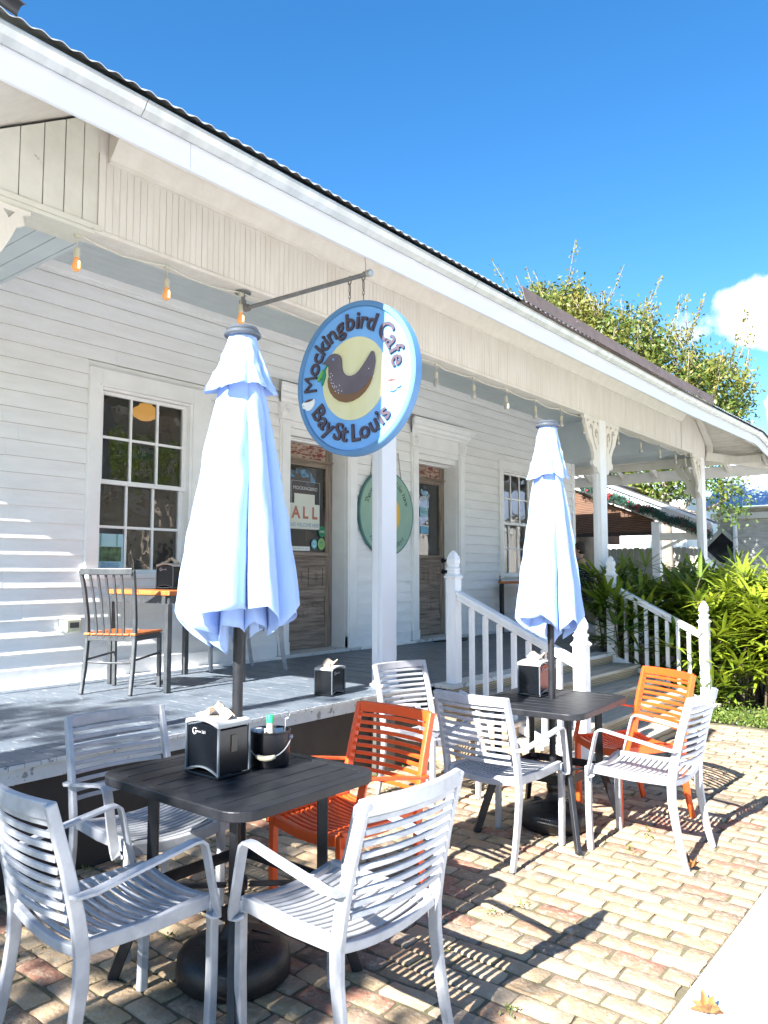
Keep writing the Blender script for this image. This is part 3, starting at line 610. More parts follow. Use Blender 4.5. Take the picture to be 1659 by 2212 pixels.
for cx in (1.32, 4.81, 9.04, 13.07):
    c = MB(); hw = .094; yc = BYF + .055; hd_ = .052
    c.box(cx - hw, cx + hw, yc - hd_, yc + hd_, DZ, 3.335)
    c.box(cx - hw - .010, cx - hw - .0005, yc - .018, yc + .03, DZ + .035, 3.3) 
    col_ = c.build('column', trim if cx > 5 else fresh, cafe, bevel=.006)
    c = MB(); c.box(cx - hw - .014, cx + hw + .014, yc - hd_ - .014, yc + hd_ + .014, DZ + .001, DZ + .024); c.build('column_base', trim, col_, bevel=.004)
    if cx != 4.81:
        for sx in (-1, 1):
            if cx > 13 and sx > 0: continue
            q = MB(); q.add([(cx + sx * (hw + v[0]), yc - .03 + v[1], 3.334 + v[2]) for v in br.v], br.f); q.build('bracket', cream, col_)
    if cx > 13: q = MB(); q.add([(cx + v[1], yc + hd_ + v[0], 3.334 + v[2]) for v in br.v], br.f); q.build('bracket', cream, col_)
# deck
dk = MB(); x = -.2; r6 = random.Random(9)
while x < 12.9: w_ = .078; dk.box(x + .0015, x + w_ - .0015, 3.645, WY + .1, DZ - .022, DZ - r6.uniform(0, .0025)); x += w_
dk.build('deck_boards', deckp, cafe, bevel=0)
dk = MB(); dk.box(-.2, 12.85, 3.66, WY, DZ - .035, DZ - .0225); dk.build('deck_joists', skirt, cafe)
for (xa_, xb_) in ((-.2, 5.1), (8.5, 12.85)): dk = MB(); dk.box(xa_, xb_, 3.652, 3.70, DZ - .095, DZ - .024); dk.build('deck_band_board', deckedge, cafe)
dk = MB()
x = -.2
while x < 5.12: w_ = .078; dk.box(x + .002, x + w_ - .002, 3.638, 3.6445, DZ - .023, DZ - .003 + r6.uniform(-.0015, .001)); x += w_
dk.build('deck_edge', deckedge, cafe)
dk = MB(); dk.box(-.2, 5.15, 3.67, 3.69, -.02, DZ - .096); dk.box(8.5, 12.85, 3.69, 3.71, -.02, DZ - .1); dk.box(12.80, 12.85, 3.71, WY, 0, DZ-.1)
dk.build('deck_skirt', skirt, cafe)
dk = MB()
for xx in (1.79, 3.1, 4.6): dk.tube([(xx, 3.668, .485), (xx, 3.672, .485)], .008, 8)
dk.build('skirt_screw', galv, cafe)
dk = MB(); dk.box(4.4, 4.62, 3.62, 3.8, 0, .5); dk.box(5.12, 5.3, 3.5, 3.7, 0, .4); dk.build('deck_pier', mat('dark_pier_block', (.06, .055, .05), .8, col2=(.11, .10, .09), nscale=8), cafe)

# ------------------------------------------------------------------ steps
stp = thing('porch_steps', 'weathered pine steps up to the porch between white railings', 'steps', (6.8, 3.0, 0))
def stl(*a): return a
nos = [3.47, 3.20, 2.93, 2.66, 2.39]; tz = [.58, .464, .348, .232, .116]
for k in range(1, 5):
    t = MB(); xa, xb = 5.08 - 6.8, 8.42 - 6.8 + .06 * (k > 1)
    t.box(xa, xb, nos[k] - .02 - 3, nos[k] + .118 - 3, tz[k] - .032, tz[k]); t.box(xa, xb, nos[k] + .123 - 3, nos[k-1] + .02 - 3, tz[k] - .032, tz[k] - .001)
    t.build('tread', tread_m, stp, bevel=.005)
for k in range(5):
    t = MB(); t.box(5.12 - 6.8, 8.36 - 6.8, nos[k] + .008 - 3, nos[k] + .03 - 3, (tz[k+1] if k < 4 else -.0), tz[k] - .033); t.build('riser', pine, stp)
t = MB(); t.box(5.16 - 6.8, 8.3 - 6.8, .462, .64, DZ - .035, DZ - .002); t.build('top_nosing', deckedge, stp)
for xx in (5.09, 8.365):
    t = MB(); t.prism([(3.66, 0), (2.41, 0), (2.41, .08)] + [p for k in range(4, 0, -1) for p in ((nos[k] + .01, tz[k] - .034), (nos[k-1] + .009, tz[k] - .034))] + [(3.66, .5)], lambda p, q_, xx=xx: (xx - 6.8, p - 3, q_), lambda p, q_, xx=xx: (xx + .028 - 6.8, p - 3, q_)); t.build('stringer', pine, stp)

def railing(xr, ytop, ybot, label, ztop0):
    rl = thing('stair_railing', label, 'railing', (xr, ybot, 0), 0, 'white railings of the porch steps')
    def newel(x, y, z0, h, w=.046):
        q = MB(); q.box(x - w, x + w, y - w, y + w, z0, h - .23)
        q.prism([(0,0)], lambda *a: (0,0,0), lambda *a: (0,0,0)) if False else None
        pr = [(w, h-.231), (w + .003, h - .229), (w + .012, h - .218), (w + .013, h - .21), (w + .002, h - .200), (w - .006, h - .19), (w - .010, h - .165), (w - .002, h - .155), (w - .002, h - .145), (w - .013, h - .135), (w - .010, h - .11), (w - .004, h - .10), (w - .006, h - .07), (w - .014, h - .045), (w - .022, h - .025), (w - .030, h - .012), (.006, h)]
        # square turned finial
        vs = []
        for (r_, z_) in pr: vs += [(x - r_, y - r_, z_), (x + r_, y - r_, z_), (x + r_, y + r_, z_), (x - r_, y + r_, z_)]
        q.add(vs, [(i*4+k, i*4+(k+1) % 4, i*4+4+(k+1) % 4, i*4+4+k) for i in range(len(pr)-1) for k in range(4)] + [tuple(range(4))[::-1]])
        q.build('newel_post', rail, rl, bevel=.003)
    newel(0, ytop - ybot, ztop0, 1.645); newel(0, 0, 0, 1.165)
    ya, yb = ytop - ybot - .046, .046; za, zb_ = 1.30, .835
    h = MB(); h.sweep([(0, ya, za), (0, yb, zb_)], .085, .032, (1, 0, 0)); h.sweep([(0, ya, za - .035), (0, yb, zb_ - .035)], .055, .036, (1, 0, 0)); h.build('handrail', rail, rl, bevel=.005)
    h = MB(); h.sweep([(0, ya, za - .80), (0, yb, zb_ - .71)], .04, .06, (1, 0, 0)); h.build('bottom_rail', rail, rl, bevel=.004)
    for k in range(7):
        t_ = (k + 1) / 8; yy = ya + (yb - ya) * t_; zt_ = za + (zb_ - za) * t_ - .06; zb2 = za - .80 + (zb_ - .71 - za + .80) * t_
        h = MB(); h.box(-.017, .017, yy - .017, yy + .017, zb2 + .02, zt_); h.build('baluster', rail, rl)
    return rl
railing(5.30 - .02, 3.53, 2.43, 'white railing on the left of the porch steps, behind the far umbrella pole', .40)
railing(8.42, 3.50, 2.50, 'white railing on the right of the porch steps, against the palms', .43)

# ------------------------------------------------------------------ armchairs
def make_armchair(m, label):
    t = thing('armchair', label, 'chair')
    # seat: side rails and sagging cross slats
    q = MB(); 
    for sx in (-1, 1): q.sweep([(sx*.212, -.205, .425), (sx*.208, 0, .418), (sx*.200, .235, .425)], .026, .045, (1, 0, 0))
    def sag(x, w): return .432 - .024 * (1 - (x / w) ** 2)
    for yy in (-.205, .238):
        wv_ = .20 if yy > 0 else .212; q.sweep([(x, yy, sag(x, .21) - .012) for x in [wv_ * (k / 6 - 1) for k in range(13)]], .024, .045 if yy > 0 else .03, (0, 1, 0))
    q.build('seat_frame', m, t, bevel=.004)
    q = MB()
    for k in range(13):
        yy = -.172 + k * .0305; q.sweep([(x, yy, sag(x, .205)) for x in [.200 * (j / 5 - 1) for j in range(11)]], .0195, .010, (0, 1, 0))
    q.build('seat', m, t, bevel=.003, label=None)
    # back: top bar and curved slats
    def yb_(z, x): # back plane bows to the rear at mid width
        return -.222 - .085 * (z - .45) / .39 - .030 * (1 - (x / .215) ** 2)
    q = MB()
    zs = [.512 + k * .0345 for k in range(9)]
    for z_ in zs: q.sweep([(x, yb_(z_, x), z_) for x in [.205 * (j / 6 - 1) for j in range(13)]], .0175, .012, (0, 0, 1))
    q.build('backrest', m, t, bevel=.003)
    q = MB(); q.sweep([(x, yb_(.835, x), .826) for x in [.218 * (j / 6 - 1) for j in range(13)]], .048, .026, (0, 0, 1)); q.build('top_rail', m, t, bevel=.004)
    for sx in (-1, 1):
        q = MB(); q.sweep([(sx*.226, -.272, 0), (sx*.226, -.245, .10), (sx*.226, -.222, .22), (sx*.226, -.207, .33), (sx*.226, -.206, .42), (sx*.226, -.222, .52), (sx*.224, -.255, .66), (sx*.222, -.308, .846)], .024, [.030, .034, .038, .042, .044, .042, .038, .034], (1, 0, 0)); q.build('leg', m, t, bevel=.005)
        q = MB(); q.sweep([(sx*.205, .235, 0), (sx*.207, .240, .2), (sx*.206, .240, .436)], .030, .032, (1, 0, 0)); q.build('leg', m, t, bevel=.005)
        pth = [(.226, -.236, .585), (.25, -.228, .585), (.262, -.19, .590), (.264, -.10, .607), (.264, .02, .627), (.262, .125, .645), (.262, .150, .645), (.262, .166, .632), (.261, .176, .60), (.258, .20, .50), (.254, .222, .42), (.250, .228, .398), (.238, .222, .390), (.222, .205, .396)]
        q = MB(); q.sweep([(sx*a, b2, c_) for a, b2, c_ in pth], .038, .0105, (1, 0, 0)); q.build('arm', m, t, bevel=.002)
    return t
sc0 = make_armchair(silver, ''); oc0 = make_armchair(orange, '')
G1 = 'slatted armchairs around the patio tables'
def P(x, y, deg): return (x, y, 0), R(deg - 90)           # deg = facing direction
chairs = [
 (sc0, False, 1.435, 2.27, -4, 'silver slatted armchair cut by the left edge, nearest the deck corner, dappled with shade'),
 (sc0, True, 1.985, 2.885, -96, 'silver slatted armchair against the dark deck skirt, behind the near table'),
 (sc0, True, 1.905, 1.715, 88, 'large silver slatted armchair in the front, back to the camera, at the near table'),
 (sc0, True, 4.245, 3.03, -101, 'silver slatted armchair standing by the deck edge beside the steps, behind the orange one'),
 (sc0, True, 3.735, 2.175, -4, 'silver slatted armchair with shaded blue seat at the left of the far table'),
 (sc0, True, 4.205, 1.575, 91, 'sunlit silver slatted armchair right of the far table with a dry leaf by its leg'),
]
for p_, used, x, y, d, l in chairs:
    o = place(p_, used, (x, y, 0), R(d - 90), l, G1)
place(oc0, False, (2.585, 2.29, 0), R(176 - 90), 'orange slatted armchair between the near table and the deck edge', G1)
place(oc0, True, (4.77, 1.885, 0), R(149 - 90), 'orange slatted armchair in front of the porch steps, half in bright sun', G1)
o = place(sc0, True, (4.70, 5.38, DZ), R(180 - 90), 'silver slatted armchair on the deck half hidden behind the near umbrella', 'chairs on the deck')
o = place(sc0, True, (11.12, 5.06, DZ), R(105 - 90), 'silver armchair on the far deck with the person in it', 'chairs on the deck')

# ------------------------------------------------------------------ tables
def make_table(label):
    t = thing('patio_table', label, 'table'); hx, hy = .35, .405
    q = MB(); n = 8; out = rrect(-hx, hx, -hy, hy, .095, n); inn = rrect(-hx + .05, hx - .05, -hy + .05, hy - .05, .045, n); m_ = len(out)
    vs = [(a, b2, .73) for a, b2 in out] + [(a, b2, .73) for a, b2 in inn] + [(a, b2, .695) for a, b2 in out] + [(a, b2, .716) for a, b2 in inn]
    fs = []
    for i in range(m_): j = (i+1) % m_; fs += [(i, j, m_+j, m_+i), (i, 2*m_+i, 2*m_+j, j), (m_+i, m_+j, 3*m_+j, 3*m_+i), (2*m_+i, 3*m_+i, 3*m_+j, 2*m_+j)]
    q.add(vs, fs); top = q.build('table_top', blackp, t, bevel=.004)
    q = MB(); nb = 8; w_ = (2*hy - .10) / nb
    for k in range(nb): a = -hy + .05 + k * w_; q.box(-hx + .049, hx - .049, a + .0025, a + w_ - .0025, .719, .7285)
    q.build('slats', blackp, top, bevel=.002)
    q = MB(); q.box(-.22, .22, -.26, -.235, .685, .715); q.box(-.22, .22, .235, .26, .685, .715); q.box(-.26, -.235, -.234, .234, .685, .715); q.box(.235, .26, -.234, .234, .685, .715)
    q.build('top_support', blackp, t)
    for sx in (-1, 1):
        for sy in (-1, 1):
            q = MB(); q.sweep([(sx*.215, sy*.225, .70), (sx*.215, sy*.225, .36), (sx*.222, sy*.232, .33), (sx*.30, sy*.325, .012), (sx*.301, sy*.327, 0)], .026, .040, (sy, -sx, 0)); q.build('leg', blackp, t, bevel=.004)
    q = MB(); ring = rrect(-.215, .215, -.225, .225, .05, 4)
    q.sweep([(a, b2, .335) for a, b2 in ring], .007, .045, (0, 0, 1), closed=True) if False else q.sweep([(a, b2, .335) for a, b2 in ring], .045, .007, (0, 0, 1), closed=True)
    for a, b2 in ((1, 1), (1, -1)): q.sweep([(-.2*a, -.21*b2, .322), (-.03*a, -.03*b2, .322)], .012, .03, (0, 0, 1)); q.sweep([(.2*a, .21*b2, .322), (.03*a, .03*b2, .322)], .012, .03, (0, 0, 1))
    q.lathe([(.035, .305), (.036, .345), (.022, .345), (.0225, .305)], n=20); q.build('brace', blackp, t, bevel=.002)
    return t
t1 = make_table('black slatted patio table in front with napkins and a condiment bucket on it')
t1['group'] = 'black patio tables'; t1.location = (1.965, 2.28, 0)
t2 = copy_tree(t1); t2.location = (4.19, 2.14, 0); t2.rotation_euler = (0, 0, R(93)); t2['label'] = 'black slatted patio table by the porch steps, pierced by the far umbrella'

# ------------------------------------------------------------------ umbrellas
def make_umbrella(seed, label, zc, zval, zhem, rb, rv, loc, rot):
    t = thing('patio_umbrella', label, 'umbrella', loc, R(rot), 'closed patio umbrellas')
    q = MB(); q.tube([(0, 0, .12), (0, 0, zc - .02)], .0195, 16); q.build('pole', blackp, t, smooth='auto')
    q = MB(); q.lathe([(.0, zc + .0), (.058, zc - .002), (.063, zc - .010), (.06, zc - .017), (.068, zc - .019), (.073, zc - .030), (.070, zc - .036), (.060, zc - .04)][::-1], n=24); q.build('cap', mat('dark_blue_grey_cap', (.06, .07, .085), .35), t, smooth='auto')
    rr = random.Random(seed); ph = [rr.uniform(-.25, .25) for _ in range(8)]; am = [rr.uniform(.75, 1.1) for _ in range(8)]; dp = [rr.uniform(.5, 1.0) for _ in range(8)]
    def surf(name, rtop, rbot, z0, z1, m_, nl, fold, drop, bulge, curve):
        """nl flaps: each a crest line, a broad outer face and a deep tuck back under the next flap"""
        q = MB(); per = 14; n = nl * per; vs = []; r8 = random.Random(seed + nl)
        A = [r8.uniform(.86, 1.12) for _ in range(nl)]; ang = [2*math.pi*(k + r8.uniform(-.16, .16))/nl for k in range(nl)]; F = [r8.uniform(.75, 1.1) for _ in range(nl)]
        for j in range(m_ + 1):
            s_ = j / m_; R0 = rtop + (rbot - rtop) * s_ ** curve; op = min(1, .12 + s_ * 1.0)
            for k in range(nl):
                a0 = ang[k]; a1 = ang[(k+1) % nl] + (2*math.pi if k == nl-1 else 0); da = a1 - a0
                for i in range(per):
                    f = i / per
                    # crest at f=0, face falls to a valley near .72, then returns sharply to the next crest
                    if f < .70: g = f/.70; rr_ = 1 - fold*F[k]*op*(g**1.7); aa = a0 + da*(.86*g)
                    else: g = (f-.70)/.30; rr_ = (1 - fold*F[k]*op) + (fold*F[k]*op)*(g**1.25); aa = a0 + da*(.86 + .14*g) - da*.16*op*math.sin(math.pi*g)
                    lob = A[k]*(1-f) + A[(k+1) % nl]*f; rad = R0*rr_*(1 + (lob-1)*op)
                    rad += bulge*math.sin(math.pi*min(1, f/.7))*op*R0*.5 + .006*s_*noise.noise(Vector((math.cos(aa)*4, math.sin(aa)*4, s_*5 + seed))) + .010*s_*(1-s_)*4*noise.noise(Vector((math.cos(aa)*3, math.sin(aa)*3, s_*9 + seed*2)))
                    rad -= .02*max(0, s_ - .9)*10*(.5 if k % 2 else 0)*R0
                    hang_ = ((1 - rr_)/max(.01, fold))**.7 * (.55 + .45*math.sin(k*2.1 + seed))  # folded cloth hangs lower than the crests
                    zz = z0 + (z1 - z0)*s_ - drop*(s_**5)*hang_*F[k] + .014*math.sin(aa*3 + seed)*s_**4 + .010*s_**3*noise.noise(Vector((math.cos(aa)*5, math.sin(aa)*5, seed)))
                    vs.append((rad*math.cos(aa), rad*math.sin(aa), zz))
        fs = [(j*n+i, j*n+(i+1) % n, (j+1)*n+(i+1) % n, (j+1)*n+i) for j in range(m_) for i in range(n)]
        q.add(vs, fs); o = q.build(name, fabric, t, smooth=True, recalc=True); s2 = o.modifiers.new('t', 'SOLIDIFY'); s2.thickness = .0018; return o
    surf('canopy', .058, rb, zval + .12, zhem, 40, 8, .66, .17, .10, .80)
    surf('inner_folds', .05, rb*.60, zval - .1, zhem - .055, 26, 6, .55, .12, .05, 1.1)
    surf('vent_flap', .054, rv, zc - .032, zval, 16, 8, .42, -.045, .05, 1.25)
    q = MB()                              # umbrella base, filled resin drum with collar
    prof = [(.19, 0), (.206, .015), (.208, .05), (.203, .085), (.185, .108), (.15, .122), (.06, .142), (.048, .15), (.040, .175), (.036, .18), (.034, .205), (.040, .208), (.040, .245), (.030, .248), (.022, .26)]
    q.lathe(prof, n=48); b_ = q.build('base', blackpl, t, smooth=True)
    q = MB()
    for k in range(6):
        a = R(60*k + 20); pts = []
        for (rr_, da) in ((.075, .0), (.11, -.22), (.165, -.36), (.182, -.22), (.186, 0), (.182, .22), (.165, .36), (.11, .22)):
            zz = .146 - (rr_ - .05) * .24 - (max(0, rr_ - .15) * .35) + .004; pts.append((rr_*math.cos(a+da), rr_*math.sin(a+da), zz - .004))
        q.tube(pts, .004, 6, closed=True)
    q.lathe([(.02, .118), (.02, .135), (.014, .14)], (.12*math.cos(1.1), .12*math.sin(1.1), 0), 14); q.build('base_rib', blackpl, b_, smooth=True)
    return t
u1 = make_umbrella(3, 'closed pale blue umbrella through the near table, largest in the picture', 2.425, 2.165, 1.34, .25, .150, (1.955, 2.285, 0), 24)
u2 = make_umbrella(11, 'closed pale blue umbrella through the far table in front of the steps', 2.385, 2.03, 1.215, .212, .132, (4.235, 2.14, 0), 17)

# ------------------------------------------------------------------ napkin dispensers
def make_dispenser(label, loc, rz, cols=None):
    """wide faces toward -X/+X, solid sides toward -Y/+Y; 0.19 wide in y, 0.15 deep in x"""
    t = thing('napkin_dispenser', label, 'napkin dispenser', loc, rz, 'black napkin dispensers')
    hx, hy, H = .072, .093, .185
    q = MB(); 
    def face_prof(sx):
        n = 12; bot = [(-hy + 2*hy*k/n, .012 + .022*(1 - (2*k/n - 1)**2)) for k in range(n+1)]; top = [(hy - 2*hy*k/n, H - .012 + .014*(1 - (2*k/n-1)**2)) for k in range(n+1)]
        return bot + top
    q.prism(face_prof(1), lambda a, b2: (-hx + .004, a*.985, b2), lambda a, b2: (hx - .004, a*.985, b2)); q.box(-hx - .004, hx + .004, -hy - .004, hy + .004, 0, .010); body = q.build('body', blackgloss, t, bevel=.002)
    q = MB()
    for sx in (-1, 1):
        for sy in (-1, 1): q.box(sx*hx - .003, sx*hx + .003, sy*hy - .004, sy*hy + .004, .012, H - .006)
        n = 12
        q.sweep([(sx*hx, -hy + 2*hy*k/n, .012 + .022*(1 - (2*k/n - 1)**2)) for k in range(n+1)], .006, .005, (1, 0, 0))
    q.build('clear_edge', clearpl, body)
    q = MB(); pf = [(-hy - .003, H - .008)] + [(-hy - .003 + (2*hy + .006)*k/12, H - .008 + .020*(1 - (2*k/12 - 1)**2)) for k in range(1, 12)] + [(hy + .003, H - .008), (hy + .003, H + .012)] + [(hy + .003 - (2*hy + .006)*k/12, H + .012 + .012*(1 - (2*k/12 - 1)**2)) for k in range(1, 12)] + [(-hy - .003, H + .012)]
    q.prism(pf, lambda a, b2: (-hx - .006, a, b2), lambda a, b2: (hx + .006, a, b2)); q.build('lid', greypl, t, bevel=.005, smooth='auto')
    q = MB(); q.box(-.012, .012, -hy - .0035, -hy + .001, .09, .15); q.build('window_slot', mat('slot_tan', (.10, .08, .06), .4), body)
    q = MB(); pts = arc(0, 0, .011, 40, 320, 12); q.sweep([(-hx + .0005, -a + .045, b2 + .158) for a, b2 in pts], .003, .0025, (1, 0, 0)); 
    q.box(-hx + .0002, -hx + .001, .010, .042, .1555, .1595); add_text(q, '360', lambda v: (-hx + .0005, -.006 - v.x, .158 + v.y), .016); q.build('mark', mat('pale_print', (.5, .5, .5), .5), body)
    q = MB(); n = 9; vs = []; rr = random.Random(int(loc[0]*100))
    for i in range(n + 1):
        for j in range(7):
            u_, v_ = i/n*2 - 1, j/6*2 - 1; zz = H + .024 + .042*(1 - u_*u_)*(1 - .35*v_*v_) + .014*math.sin(u_*5 + v_*3 + rr.random()) 
            vs.append((.036*v_ + .014*math.sin(u_*4), u_*.070 + .01*math.sin(v_*4), zz - .004 + .012*v_*math.sin(u_*3)))
    q.add(vs, [(i*7+j, i*7+j+1, (i+1)*7+j+1, (i+1)*7+j) for i in range(n) for j in range(6)]); o = q.build('napkin', napkinm, t, recalc=False); o.modifiers.new('t', 'SOLIDIFY').thickness = .001
    return t
nd = make_dispenser('black napkin dispenser with grey lid and brown napkins on the near table', (1.905, 2.335, .731), 0)
def dup(src, loc, rz, label): o = copy_tree(src); o.location = loc; o.rotation_euler = (0, 0, rz); o['label'] = label; return o
dup(nd, (4.22, 3.91, DZ + .001), R(12 + 90), 'black napkin dispenser standing on the deck edge beside the white column')
dup(nd, (4.30, 2.275, .731), R(90), 'black napkin dispenser on the far table beside the umbrella pole')

# ------------------------------------------------------------------ condiment bucket
ca = thing('condiment_bucket', 'dark metal bucket of condiments with a wooden-grip handle on the near table', 'bucket', (2.115, 2.275, .731))
q = MB(); ro_, ri = .077, .0745; vs = []; n = 36
pr = [(.001, .003), (.070, .003), (.0725, 0), (ro_*.97, .01), (ro_, .125), (ro_ + .003, .128), (ro_ + .003, .132), (ro_ - .001, .132), (ri, .125), (ri*.96, .008), (.001, .008)]
q.lathe(pr, n=n); q.build('bucket_body', bucketm, ca, smooth='auto')
q = MB(); hp = Vector((-.8, -.6, 0)).normalized(); sd_ = Vector((.6, -.8, 0)); pts = []
for k in range(15):
    a = math.pi * k / 14; pts.append(sd_ * (.082 * math.cos(a)) + hp * (.10 * math.sin(a)) + Vector((0, 0, .105 - .062 * math.sin(a))))
q.tube(pts, .0022, 6)
for e in (pts[0], pts[-1]): q.tube([e * .92 + Vector((0, 0, .105*.08)), e * 1.06 - Vector((0, 0, .105*.06))], .008, 10)
q.build('bail', galv, ca)
q = MB(); q.tube([pts[5], pts[6], pts[7], pts[8], pts[9]], [.007, .010, .0105, .010, .007], 12); q.build('grip', mat('pale_wood_grip', (.62, .55, .38), .5), ca, smooth=True)
bo = thing('sauce_bottle', 'small clear bottle with a green cap standing in the condiment bucket', 'bottle', (2.10, 2.262, .741))
q = MB(); q.lathe([(.022, 0), (.024, .004), (.024, .075), (.021, .10), (.013, .14), (.011, .155)], n=20); q.build('bottle_body', mat('clear_bottle', (.50, .46, .38), .12, trans=.3), bo, smooth=True)
q = MB(); q.lathe([(.0135, .152), (.0135, .178), (.012, .181), (0.001, .181)], n=18); q.build('cap', mat('green_cap', (.02, .45, .16), .4), bo, smooth='auto')
q = MB(); rr = random.Random(4)
for k in range(9): M_ = Matrix.Translation((2.075 + rr.uniform(-.012, .02), 2.315 + rr.uniform(-.02, .02), .80 + rr.uniform(0, .015))) @ Matrix.Rotation(rr.uniform(0, 3), 4, 'Z') @ Matrix.Rotation(rr.uniform(-.25, .25), 4, 'X'); q.box(-.02, .02, -.001, .001, -.03, .055, M_)
tag(q.build('sugar_packets', mat('packet_paper', (.75, .72, .74), .6, col2=(.55, .15, .2), nscale=12, nrange=(.6, .64))), 'bunch of white and pink sugar packets in the condiment bucket', 'sugar packets')
q = MB(); M_ = Matrix.Translation((2.145, 2.30, .80)) @ Matrix.Rotation(R(-35), 4, 'Z') @ Matrix.Rotation(R(-14), 4, 'X')
q.box(-.05, .05, -.004, .0, -.04, .058, M_); q.box(-.048, .052, .005, .009, -.04, .050, M_); tag(q.build('menu_cards', paper), 'white folded cards leaning in the condiment bucket', 'cards')
q = MB(); q.tube([(2.165, 2.245, .745), (2.165, 2.245, .90)], .0035, 8); q.tube([(2.165 + .017*math.cos(a)*.62, 2.245 - .017*math.cos(a)*.78, .917 + .017*math.sin(a)) for a in [2*math.pi*k/20 for k in range(20)]], .0022, 6, closed=True)
tag(q.build('ring_holder', mat('chrome', (.6, .6, .62), .15, .9)), 'chrome rod with a ring on top standing in the condiment bucket', 'holder')

# ------------------------------------------------------------------ deck furniture
wtb = thing('wooden_table', 'wood topped table with dark square legs by the left window', 'table', (3.87, 5.27, DZ))
q = MB(); q.box(-.39, .39, -.42, .42, .715, .752); q.build('table_top', orangewood, wtb, bevel=.006)
q = MB(); q.box(-.36, .36, -.385, -.36, .655, .714); q.box(-.36, .36, .36, .385, .655, .714); q.box(-.38, -.361, -.359, .359, .655, .714); q.box(.361, .38, -.359, .359, .655, .714); q.build('apron', gunmetal, wtb)
for sx in (-1, 1):
    for sy in (-1, 1): q = MB(); q.box(sx*.36 - .021, sx*.36 + .021, sy*.375 - .021, sy*.375 + .021, 0, .654); q.build('leg', gunmetal, wtb, bevel=.004)
dup(nd, (3.80, 5.27, DZ + .753), R(8), 'black napkin dispenser on the wood topped table by the left window')
mc = thing('metal_chair', 'dark metal spindle back chair with an orange wood seat on the deck', 'chair', (3.37, 5.26, DZ), R(28 - 90))
for sx in (-1, 1):
    q = MB(); q.sweep([(sx*.195, -.235, 0), (sx*.192, -.20, .18), (sx*.190, -.175, .40), (sx*.192, -.18, .55), (sx*.200, -.215, .75), (sx*.208, -.255, .905)], .028, [.03, .034, .036, .034, .03, .028], (1, 0, 0)); q.build('leg', gunmetal, mc, bevel=.006)
    q = MB(); q.sweep([(sx*.19, .215, 0), (sx*.19, .205, .42)], .03, .03, (1, 0, 0)); q.build('leg', gunmetal, mc, bevel=.005)
q = MB(); q.sweep([(x, -.262 - .022*(1 - (x/.2)**2), .895) for x in [.208*(k/5 - 1) for k in range(11)]], .05, .024, (0, 0, 1)); q.build('top_rail', gunmetal, mc, bevel=.006)
for k in range(5):
    x = -.125 + k*.0625
    q = MB(); q.sweep([(x*.85, -.185, .40), (x*.88, -.195, .50), (x*.95, -.225, .70), (x, -.272, .875)], .018, .012, (1, 0, 0)); q.build('spindle', gunmetal, mc, bevel=.003)
q = MB(); q.box(-.19, .19, -.19, -.165, .385, .425); q.box(-.19, .19, .19, .215, .385, .425); q.box(-.205, -.18, -.164, .189, .385, .425); q.box(.18, .205, -.164, .189, .385, .425)
q.tube([(-.19, -.19, .23), (-.1, -.175, .225), (0, -.17, .223), (.1, -.175, .225), (.19, -.19, .23)], .009, 8); q.tube([(-.19, -.19, .245), (-.19, .21, .265)], .009, 8); q.tube([(.19, -.19, .245), (.19, .21, .265)], .009, 8); q.build('seat_frame', gunmetal, mc, bevel=.003)
q = MB()
for k in range(8): x = -.21 + k*.0525; q.box(x + .002, x + .050, -.20, .225, .426, .447 - .008*math.cos((x + .025)/.21*1.4))
q.build('seat', orangewood, mc, bevel=.004)
ft = thing('wooden_table', 'wood topped table under the far window beyond the steps', 'table', (10.22, 5.36, DZ))
q = MB(); q.box(-.45, .45, -.40, .40, .715, .75); q.build('table_top', orangewood, ft, bevel=.005)
for sx in (-1, 1):
    for sy in (-1, 1): q = MB(); q.box(sx*.42 - .025, sx*.42 + .025, sy*.36 - .025, sy*.36 + .025, 0, .714); q.build('leg', blackp, ft)
q = MB(); pts = [(.33*math.cos(a) + 8.42, .22*math.sin(a)*(1 if math.sin(a) < 0 else .0) + 5.72) for a in [math.pi + math.pi*k/16 for k in range(17)]]
q.prism(pts, lambda a, b2: (a, b2, DZ + .001), lambda a, b2: (a, b2, DZ + .014)); tag(q.build('door_mat', mat('black_rubber_mat', (.02, .02, .022), .8, bump=.5, bscale=200)), 'dark half-round mat in front of the second door', 'door mat')

# ------------------------------------------------------------------ big hanging sign
XS, YS, ZS, RS_ = 3.325, 2.885, 2.585, .449
sg = thing('hanging_sign', 'round blue cafe sign with a bird, hung from a pipe under the eave', 'sign', (XS, YS, ZS))
q = MB(); q.tube([(-.022, 0, 0), (.022, 0, 0)], RS_ - .002, 72); q.build('board', signblue, sg, smooth='auto')
q = MB(); n = 96; vs = []
for k in range(n):
    a = 2*math.pi*k/n
    for (r_, x_) in ((RS_, .024), (RS_, -.030), (RS_ - .006, -.036), (RS_ - .028, -.036), (RS_ - .034, -.0225)): vs.append((x_, r_*math.cos(a), r_*math.sin(a)))
q.add(vs, [(k*5+j, k*5+j+1, ((k+1) % n)*5+j+1, ((k+1) % n)*5+j) for k in range(n) for j in range(4)]); q.build('rim', signrim, sg, smooth='auto')
def disc(M, r, x0, x1, n=64): M.tube([(x0, 0, 0), (x1, 0, 0)], r, n)
q = MB(); disc(q, .242, -.0222, -.027, 64); q.build('inner_disc', signcream, sg)
def S(u, v, x): return (x, -u*RS_, v*RS_)
q = MB()
